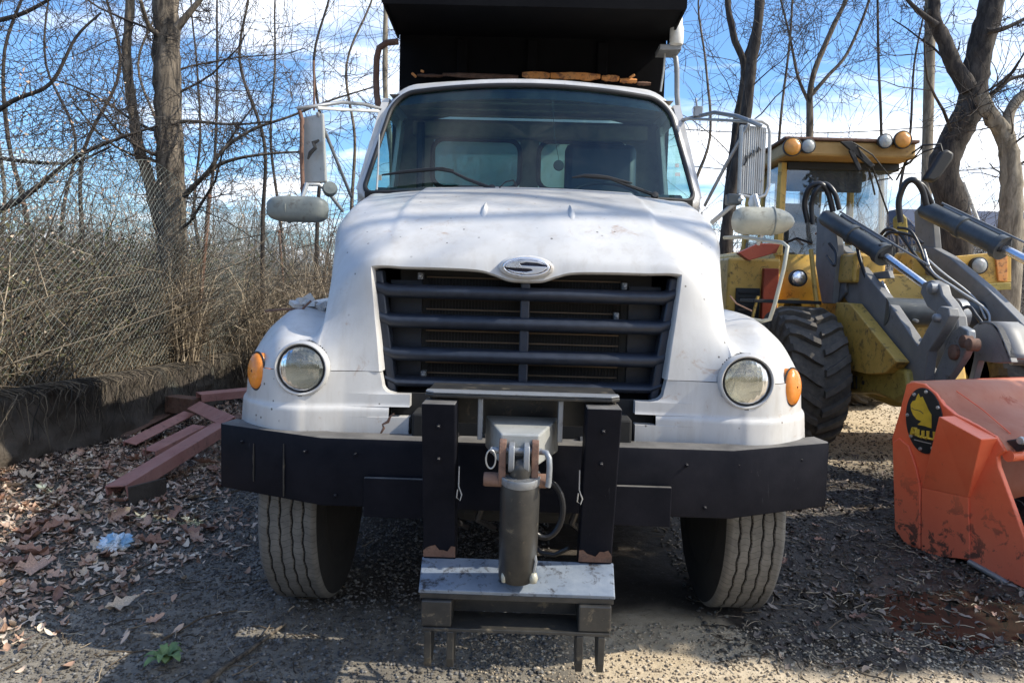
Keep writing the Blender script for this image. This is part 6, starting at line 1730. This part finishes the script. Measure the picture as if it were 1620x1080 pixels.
def tree(name, label, cat, stems, seed, bark, twig, n_ch=9, maxl=3, spread=.62, up=.12, group=None, minr=.0022, Lk=.45, limbs=(), t0=.35):
    """stems: list of (points, r0, r1), first is the trunk"""
    r = random.Random(seed)
    base = Vector(stems[0][0][0])
    root = thing(name, label, cat, base, group)
    for si, (pts, r0, r1) in enumerate(list(stems)+list(limbs)):
        P = [Vector(p) for p in catmull(np.array([list(p) for p in pts], float), 6)]
        rs = [r0+(r1-r0)*(i/(len(P)-1))**.8 for i in range(len(P))]
        if si == 0: rs[0] *= 1.25; rs[1] *= 1.12
        b = MB()
        big = r0 > .05
        nn = 18 if big else 9
        if big:
            P2 = []
            b.tube(P, rs, nn)
            b.v = [tuple(Vector(v)+Vector((noise.noise(Vector(v)*9), noise.noise(Vector(v)*9+Vector((9, 2, 1))), 0))*r0*.16) for v in b.v]
        else: b.tube(P, rs, nn)
        b.build('trunk' if si == 0 else 'limb', bark, root, smooth=80)
    out = []
    for si, (pts, r0, r1) in enumerate(list(stems)+list(limbs)):
        P = [Vector(p) for p in catmull(np.array([list(p) for p in pts], float), 4)]
        L = sum((P[i+1]-P[i]).length for i in range(len(P)-1))
        k_ = n_ch if si == 0 else max(4, int(n_ch*.7))
        grow(r, out, P, L*Lk, (r0+r1)*(.19 if r0 > .05 else .28), 1, maxl, k_, spread, up, t0 if si < len(stems) else .12, minr)
    Pn = np.array([[list(q) for q in pts] for pts, _, _ in out])
    ra = np.array([a for _, a, _ in out]); rb = np.array([c for _, _, c in out])
    tt = np.linspace(0, 1, K)
    R_ = ra[:, None]*(1-tt)+rb[:, None]*tt
    bigm = ra > .012
    for mask, nn, nme in ((bigm, 6, 'branches'), (~bigm, 3, 'twigs')):
        if mask.any():
            Vv, Ff = tubes_np(Pn[mask], R_[mask], nn)
            np_mesh(nme, Vv, Ff, twig, kind='stuff', parent=root, smooth=True)
    return root, len(out)

def ay(pix, Y):   # pixels with optional own depth
    return [at(p[0], p[1], p[2] if len(p) > 2 else Y) for p in pix]
def down(pts, z):   # drop the first point to ground level z
    p = pts[0].copy(); q = p.copy(); q.z = z; return [q]+pts
nb = 0
# left: the big trunk behind the fence with a leaning second stem
t1 = ay([(282, 565), (276, 470), (272, 380), (270, 280), (266, 180), (264, 90), (262, 0), (258, -140), (250, -320)], 8.6)
t1b = ay([(268, 410), (246, 330), (236, 285), (219, 230), (208, 160), (200, 90), (204, 30), (212, -80)], 8.55)
lim = [(ay([(268, 85, 8.6), (255, 60, 8.5), (235, 40, 8.4), (222, 0, 8.2)], 8.5), .045, .02),
       (ay([(280, 45), (300, 20), (322, -8), (350, -60)], 8.4), .045, .02),
       (ay([(272, 195), (300, 192), (370, 197, 8.1), (430, 192, 7.8)], 8.5), .028, .008),
       (ay([(292, 310, 8.5), (320, 282), (345, 262), (380, 250), (430, 243), (480, 240)], 8.2), .032, .010),
       (ay([(300, 300, 8.5), (330, 270), (355, 235), (400, 205), (460, 184), (520, 160), (600, 135)], 8.0), .026, .008)]
tree('bare_tree', 'large bare tree with a leaning second stem, rising right behind the chain link fence', 'tree', [(t1, .185, .12), (t1b, .075, .045)], 5, 'bark', 'twig', 13, 3, .62, .06, None, .0040, .34, lim, .22)
# dark crossing boughs from the left edge
tree('bare_tree', 'bare tree beyond the left edge whose long dark boughs cross the fence', 'tree',
     [(ay([(-260, 640, 8), (-240, 450, 8), (-200, 300, 8), (-170, 100, 8), (-150, -200, 8)], 8), .14, .06)], 8, 'barkdark', 'twig', 12, 3, .6, .08, None, .0040, .4,
     [(ay([(-215, 360), (-100, 360), (8, 328), (60, 295), (118, 250), (180, 222), (250, 199)], 8), .05, .012), (ay([(-200, 300), (-60, 240), (10, 252), (70, 258), (120, 256), (175, 232)], 8), .035, .010),
      (ay([(-190, 260), (-60, 210), (20, 160), (80, 132), (120, 60), (160, 20)], 7.6), .035, .010), (ay([(-180, 200), (-60, 60), (40, 20), (110, -20)], 7.6), .04, .012)], .2)
# thinner background trees, left
def slim(px, py0, top, Y, r0, seed, label, bark='barkdark', twig='twig', n_ch=9, zb=.6, lean=None, lim=(), maxl=3, group=None, minr=.0045):
    lean = lean if lean is not None else rnd.uniform(-25, 25)
    base = at(px, py0, Y); base.z = zb
    P = [base]+[at(px+lean*t+rnd.uniform(-26, 26), py0+(top-py0)*t, Y) for t in (.2, .4, .6, .8, 1)]
    return tree('bare_tree', label, 'tree', [(P, r0*.85, r0*.25)], seed, bark, twig, n_ch+1, maxl, .62, .10, group, minr, .55, lim, .15)
slim(140, 500, -150, 12, .05, 21, 'slender bare tree in the brush left of the big trunk', lean=40)
slim(415, 480, -160, 11, .045, 22, 'slender bare tree between the big trunk and the left mirror', lean=-30)
slim(50, 500, -200, 13, .06, 23, 'slender dark tree at the far left, behind the crossing boughs', lean=-30)
slim(500, 470, -160, 13, .05, 24, 'slender bare tree directly behind the left mirror', lean=15)
slim(600, 450, -300, 12, .075, 25, 'pale bare trunk rising just left of the dump body', 'barklight', lean=-10)
slim(345, 500, -120, 14, .05, 26, 'grey bare sapling right behind the big trunk', lean=25, twig='twiggrey')
slim(-60, 500, -180, 10, .06, 27, 'bare tree just beyond the left edge of the picture', lean=60)
# right: twin dark stems between mirror and loader
z0r = 0.0
a = down(ay([(1147, 470), (1150, 330), (1165, 200), (1178, 110), (1160, 55), (1148, -30), (1140, -200)], 13), z0r)
tree('bare_tree', 'forked dark tree right of the dump body, its fork level with the truck roof', 'tree', [(a, .10, .04)], 31, 'barkdark', 'twig', 9, 3, .55, .14, None, .0045, .30, [(ay([(1176, 105), (1190, 60), (1196, 20), (1200, -120)], 13), .055, .02)])
a = down(ay([(1142, 480), (1155, 320), (1178, 200), (1188, 110), (1200, 30), (1210, -80), (1215, -240)], 12.6), z0r)
tree('bare_tree', 'straight dark tree just behind the right mirror of the truck', 'tree', [(a, .13, .06)], 32, 'barkdark', 'twig', 9, 3, .55, .14, None, .0045, .30)
a = down(ay([(1281, 400), (1281, 210), (1284, 130), (1310, 60), (1345, -20), (1370, -150)], 14), z0r)
tree('bare_tree', 'bare tree rising behind the loader cab with its limbs fanned out', 'tree', [(a, .085, .03)], 33, 'bark', 'twig', 10, 3, .55, .16, None, .0045, .32, [(ay([(1284, 150), (1310, 120), (1340, 85), (1372, 10), (1390, -60)], 14), .04, .02), (ay([(1283, 170), (1262, 120), (1250, 60), (1230, -20)], 14), .035, .015)])
a = down(ay([(1396, 400), (1394, 200), (1390, 100), (1388, -20), (1384, -200)], 15), z0r)
tree('bare_tree', 'thin straight sapling above the right end of the loader roof', 'tree', [(a, .035, .02)], 34, 'barkdark', 'twig', 7, 3, .55, .2, None, .0045, .25)
a = down(ay([(1225, 420), (1228, 300), (1236, 180), (1250, 60), (1256, -60)], 14), z0r)
tree('bare_tree', 'thin sapling between the truck mirror and the loader cab', 'tree', [(a, .035, .018)], 35, 'bark', 'twig', 8, 3, .55, .2, None, .0045, .3)
# utility pole
b = MB(); q = down(ay([(1463, 400), (1470, 120), (1476, -200)], 13), 0); b.tube(q, .085, 14)
tag(b.build('wooden_pole', 'barklight', None, smooth=60), 'straight weathered wooden pole left of the thick dark tree', 'pole')
# thick dark tree and gnarled light tree
a = down(ay([(1512, 420), (1508, 330), (1492, 270), (1512, 215), (1535, 170), (1542, 120), (1555, 60), (1572, -10), (1590, -120), (1600, -260)], 11.5), 0)
tree('bare_tree', 'thick dark leaning tree behind the loader mirror', 'tree', [(a, .24, .16)], 41, 'barkdark', 'twig', 9, 3, .58, .12, None, .0045, .28,
     [(ay([(1532, 140), (1508, 100), (1492, 60), (1478, 30), (1478, -10), (1480, -140)], 11.4), .13, .07), (ay([(1482, 40), (1462, 25), (1440, 5), (1420, -20)], 11.3), .05, .02), (ay([(1560, 50), (1590, 45), (1640, 20)], 11.2), .05, .02), (ay([(1545, 170), (1580, 140), (1600, 125), (1640, 115)], 11.3), .045, .02)])
a = down(ay([(1595, 420), (1600, 330), (1598, 260), (1590, 215), (1568, 185), (1552, 150)], 11.0), 0)
tree('bare_tree', 'gnarled light barked tree at the right edge of the picture', 'tree', [(a, .20, .09)], 42, 'barklight', 'twig', 8, 3, .58, .12, None, .0045, .26,
     [(ay([(1592, 230), (1594, 190), (1608, 160), (1640, 130), (1680, 60)], 11), .10, .05)])
FAR_L = ['far slender bare tree between the dump body and the forked dark tree', 'far slender bare tree just left of the wooden pole',   'far bare tree between the left mirror and the intake pipe', 'far bare tree just left of the left truck mirror', 'far bare tree left of the leaning second stem of the big tree', 'far bare tree near the left edge above the fence', 'far bare tree beyond the left edge of the picture', 'far bare tree immediately right of the big trunk']
for i, (px, Y, r0, ln) in enumerate(((1110, 18, .06, 20), (1430, 17, .05, 15), (560, 20, .07, 10), (460, 20, .06, -20), (230, 20, .07, 20), (90, 18, .06, 10), (-20, 20, .07, 20), (330, 24, .07, -10))):
    slim(px, 450, -130, Y, r0, 60+i, FAR_L[i], 'barkdark' if i % 2 else 'bark', 'twiggrey', 7, 0 if px > 700 else .9, ln, maxl=2, group='far bare trees behind the yard', minr=.005)

# trees off to the right whose branches shade the hood, and some behind the camera seen in the glass
def offtree(x, y, h, r0, seed, label, lean=(0, 0), limbs=()):
    P = [Vector((x+lean[0]*t+rnd.uniform(-.1, .1)*(t > 0), y+lean[1]*t, h*t)) for t in (0, .15, .35, .55, .78, 1)]
    return tree('bare_tree', label, 'tree', [(P, r0, r0*.3)], seed, 'bark', 'twig', 8, 2, .6, .12, None, .008, .42, limbs, .3)
offtree(9.2, 5.2, 14.0, .13, 81, 'bare tree at the yard edge right of the bucket', (.4, -2.3), [([Vector(p) for p in L_], r_, r_*.4) for L_, r_ in (([(9.5, 3.2, 9.2), (9.9, 2.35, 10.3), (8.0, 2.9, 9.6), (6.8, 3.1, 9.2)], .085), ([(9.5, 3.4, 9.0), (9.8, 2.6, 10.2), (8.4, 2.5, 9.6), (7.1, 2.5, 9.0), (6.3, 2.6, 8.8)], .075), ([(9.5, 3.1, 9.8), (9.8, 3.1, 10.6), (8.1, 3.2, 10.0), (7.2, 3.1, 9.8)], .075))])
offtree(-5.0, -7.0, 9.0, .18, 84, 'bare tree behind the viewer on the left', (.6, .3))
offtree(1.8, -9.0, 10.0, .20, 85, 'bare tree behind the viewer in the middle', (-.5, .4))
offtree(7.0, -8.0, 9.0, .18, 86, 'bare tree behind the viewer on the right', (.4, .3))

# ---- brush
def brush(name, n, fx, h0, h1, mt, label, zf, r0=.0045, side=4, lean=.5, seed=1, k=6, bend=.25):
    rg = np.random.default_rng(seed)
    x, y = fx(rg, n)
    h = rg.uniform(h0, h1, n)*rg.uniform(.5, 1, n)
    d = rg.normal(0, lean, (n, 2)); t = np.linspace(0, 1, k)
    b2 = rg.normal(0, bend, (n, 2))
    z = zf(x, y)
    P = np.stack([x[:, None]+(d[:, :1]*t+b2[:, :1]*t**2)*h[:, None]*.6, y[:, None]+(d[:, 1:]*t+b2[:, 1:]*t**2)*h[:, None]*.6, z[:, None]+h[:, None]*(t-.12*t**3)], -1)
    P[:, 1:] += rg.normal(0, .02, (n, k-1, 3))
    R_ = r0*rg.uniform(.6, 1.6, n)[:, None]*(1-.7*t)
    allP, allR = [P], [R_]
    for s in range(side):
        m = n
        i = rg.integers(1, k-1, m); p0 = P[np.arange(m), i]
        L = h*rg.uniform(.12, .4, m); dd = rg.normal(0, 1, (m, 3)); dd[:, 2] = np.abs(dd[:, 2])*.7
        dd /= np.linalg.norm(dd, axis=1, keepdims=True)
        cur = rg.normal(0, .35, (m, 3))
        Q = p0[:, None]+(dd[:, None]*t[None, :, None]+cur[:, None]*t[None, :, None]**2)*L[:, None, None]
        allP.append(Q); allR.append(r0*.55*rg.uniform(.5, 1.2, m)[:, None]*(1-.6*t))
    PP, RR = np.concatenate(allP), np.concatenate(allR)
    Vv, Ff = tubes_np(PP, RR, 3)
    return tag(np_mesh(name, Vv, Ff, mt, kind='stuff'), label)
bz = lambda x, y: np.interp(y, [2, 6, 9, 15], [.64, .62, .55, .42])+.1*np.clip((-x-4.2)/3, 0, 1)
brush('dry_brush', 1300, lambda rg, n: (-3.95-rg.random(n)**1.3*5.5, rg.uniform(3.6, 15, n)), .5, 1.9, 'twigtan', 'dense dry tan brush behind the fence', bz, .006, 4, .7, 3)
brush('thicket', 3200, lambda rg, n: (-4.0-rg.random(n)**1.2*9, rg.uniform(4, 18, n)), .8, 2.6, 'thicketstem', 'dark tangled thicket behind the fence', bz, .0065, 5, .9, 4)
brush('dry_brush', 1500, lambda rg, n: (rg.uniform(-4.3, -2.2, n), rg.uniform(9.5, 15, n)), .8, 2.4, 'twigtan', 'tan brush behind the left mirror', lambda x, y: x*0+.2, .006, 5, .4, 5)
brush('thicket', 2600, lambda rg, n: (rg.uniform(1.2, 16, n), rg.uniform(12.5, 20, n)), .8, 3.0, 'twiggrey', 'grey thicket behind the loader', lambda x, y: x*0, .008, 5, .5, 6)
brush('dry_brush', 1500, lambda rg, n: (rg.uniform(2.0, 16, n), rg.uniform(11.5, 15, n)), .5, 1.7, 'twigtan', 'tan dry stems behind the loader', lambda x, y: x*0, .007, 4, .4, 7)
brush('far_woods', 8000, lambda rg, n: (rg.uniform(-45, 45, n), rg.uniform(22, 45, n)), 2.0, 6.5, 'twiggrey', 'distant bare woodland belt', lambda x, y: x*0+.2, .022, 5, .3, 8)
# strands of grass and vines on the wall and fence foot
brush('dry_grass', 3000, lambda rg, n: ((lambda yy: (np.interp(yy, [2, 5, 6.5, 8.5, 11, 15], [-4.3, -4.02, -3.86, -3.85, -3.95, -4.1])-.08-rg.random(n)*.5, yy))(rg.uniform(3.5, 13, n))), .12, .5, 'twigtan', 'dry grass along the top of the wall', bz, .0028, 0, .5, 9, 5, .6)
M['ivy'] = mk_leaf('brush_leaves', ((.035, .045, .016), (.07, .08, .03), (.14, .12, .055)))
def leafmass(name, n, fx, s0_, s1_, mt, label, seed):
    rg = np.random.default_rng(seed); c = fx(rg, n)
    a = rg.normal(0, 1, (n, 3)); a /= np.linalg.norm(a, axis=1, keepdims=True)
    b_ = np.cross(a, rg.normal(0, 1, (n, 3))); b_ /= np.linalg.norm(b_, axis=1, keepdims=True)
    s = rg.uniform(s0_, s1_, n)[:, None]
    c2 = np.cross(a, b_)
    V_ = np.stack([c-a*s, c+b_*s*.5+c2*s*.15, c+a*s, c-b_*s*.5+c2*s*.15], 1).reshape(-1, 3)
    return tag(np_mesh(name, V_, np.arange(n*4).reshape(n, 4), mt, kind='stuff'), label)
leafmass('brush_leaves', 26000, lambda rg, n: np.stack([-4.0-rg.random(n)**1.4*4.5, rg.uniform(4, 13, n), .75+rg.random(n)**2.2*1.3], 1), .012, .032, 'ivy', 'small olive leaves low in the brush behind the fence', 12)
leafmass('brush_leaves', 9000, lambda rg, n: np.stack([-4.0-rg.random(n)*5, rg.uniform(5, 15, n), 1.0+rg.random(n)*2.6], 1), .010, .026, 'leaf', 'dead leaves still hanging in the brush', 13)

# far house with a dark blue roof, seen through the trees at the right
HS = thing('far_house', 'far pale house with a dark blue roof seen between the two thick trees', 'house', (24.5, 38, 0))
b = MB(); b.span((20.5, 38, 0), (28.5, 45, 4.2)); b.build('wall', 'whiteplain', HS, smooth=0)
M['blueroof'] = mk_simple('blue_roof', (.03, .045, .09), .7)
b = MB(); b.hexa([(20.1, 37.6, 4.2), (28.9, 37.6, 4.2), (28.9, 45.4, 4.2), (20.1, 45.4, 4.2), (20.1, 41, 6.2), (28.9, 41, 6.2), (28.9, 42, 6.2), (20.1, 42, 6.2)]); b.build('roof', 'blueroof', HS, smooth=0)
for x in (21.5, 23.5, 25.5, 27.5):
    b = MB(); b.span((x-.45, 37.95, 2.2), (x+.45, 37.99, 3.4)); w_ = b.build('window', 'dash', HS, smooth=0)
b = MB(); b.tube(ay([(1524, 288), (1548, 352)], 12), .03, 8); tag(b.build('white_pipe', 'whiteplain', None, smooth=60), 'white pipe leaning between the two thick trees at right', 'pipe')
M['wirec'] = mk_simple('overhead_cable', (.03, .03, .03), .7)
for (y0_, y1_, lab) in ((205, 168, 'upper sagging cable strung behind the loader cab'), (262, 250, 'lower sagging cable strung behind the loader cab')):
    p0, p1 = at(1085, y0_, 15), at(1700, y1_, 15)
    b = MB(); b.tube([p0.lerp(p1, t)-Vector((0, 0, .5*4*t*(1-t)*.5)) for t in np.linspace(0, 1, 14)], .010, 5); tag(b.build('overhead_cable', 'wirec', None), lab, 'cable')
brush('far_woods', 2500, lambda rg, n: (rg.uniform(-30, 30, n), rg.uniform(-34, -20, n)), 5, 11, 'twiggrey', 'bare woodland behind the viewer', lambda x, y: x*0, .04, 6, .25, 18)
brush('vines', 260, lambda rg, n: (rg.normal(-3.98, .14, n), rg.normal(8.35, .16, n)), .8, 1.9, 'twigtan', 'tan vines and stems around the foot of the big trunk', bz, .007, 5, .18, 19)
brush('thicket', 1500, lambda rg, n: (-3.95-rg.random(n)*5.5, rg.uniform(3.6, 13, n)), .6, 1.8, 'twigtan', 'tangled arching stems behind the fence', bz, .005, 6, 1.5, 20, 7, 1.0)
# unseen ivy-clad tree added beyond the right edge so its crown shades the mud
IV = thing('added_shade_tree', 'unseen ivy covered tree added beyond the right edge to shade the mud', 'tree', (6.5, 3.9, 0))
b = MB(); b.tube([(6.5, 3.9, 0), (6.45, 3.85, 1.5), (6.3, 3.7, 3.0), (6.2, 3.5, 4.6)], [.17, .14, .11, .05], 12); b.build('trunk', 'bark', IV, smooth=80)
def crown(rg, n):  # leaf block shaped for the shade it throws on the mud
    u = rg.random(n)
    x = rg.uniform(5.75, 6.75, n); y = rg.uniform(2.56, 4.55, n); z = rg.uniform(4.0, 5.12, n)-.25*np.abs(y-3.2)*(y > 3.6)
    return np.stack([x+rg.normal(0, .05, n), y+rg.normal(0, .03, n), z+rg.normal(0, .05, n)], 1)
c_ = leafmass('crown', 7000, crown, .05, .09, 'ivy', None, 33)
c_.parent = IV; c_.matrix_parent_inverse = Matrix.Translation(-Vector(IV.location))

# roots and dead vines hanging down the face of the low wall
rg = np.random.default_rng(51); n = 520; y = rg.uniform(3.6, 10.5, n)
xw = np.interp(y, [p[1] for p in WP], [p[0] for p in WP]); zt0 = np.interp(y, [2, 6, 9, 15], [.68, .66, .585, .45])
t = np.linspace(0, 1, 7); L = rg.uniform(.12, .62, n); out_ = rg.uniform(.02, .10, n)
P = np.stack([xw[:, None]-.08+(.17+out_[:, None])*np.minimum(1, t*3)+rg.normal(0, .012, (n, 7)), y[:, None]+rg.normal(0, .22, n)[:, None]*t+rg.normal(0, .012, (n, 7)), zt0[:, None]+.03*np.sin(t*3)-L[:, None]*np.maximum(0, t-.2)], -1)
Vv, Ff = tubes_np(P, rg.uniform(.0015, .006, n)[:, None]*(1-.6*t), 4)
tag(np_mesh('hanging_vines', Vv, Ff, 'thicketstem', kind='stuff'), 'dead vines and roots hanging down the face of the low wall')
tag((lambda: (litter('leaf_litter', 2600, *(lambda yy: (np.interp(yy, [p[1] for p in WP], [p[0] for p in WP])+.12+rng.random(2600)**2*.5, yy))(rng.uniform(3.8, 10, 2600)), .012, .036, 'leafdark', 'dark matted leaves at the foot of the low wall')))())
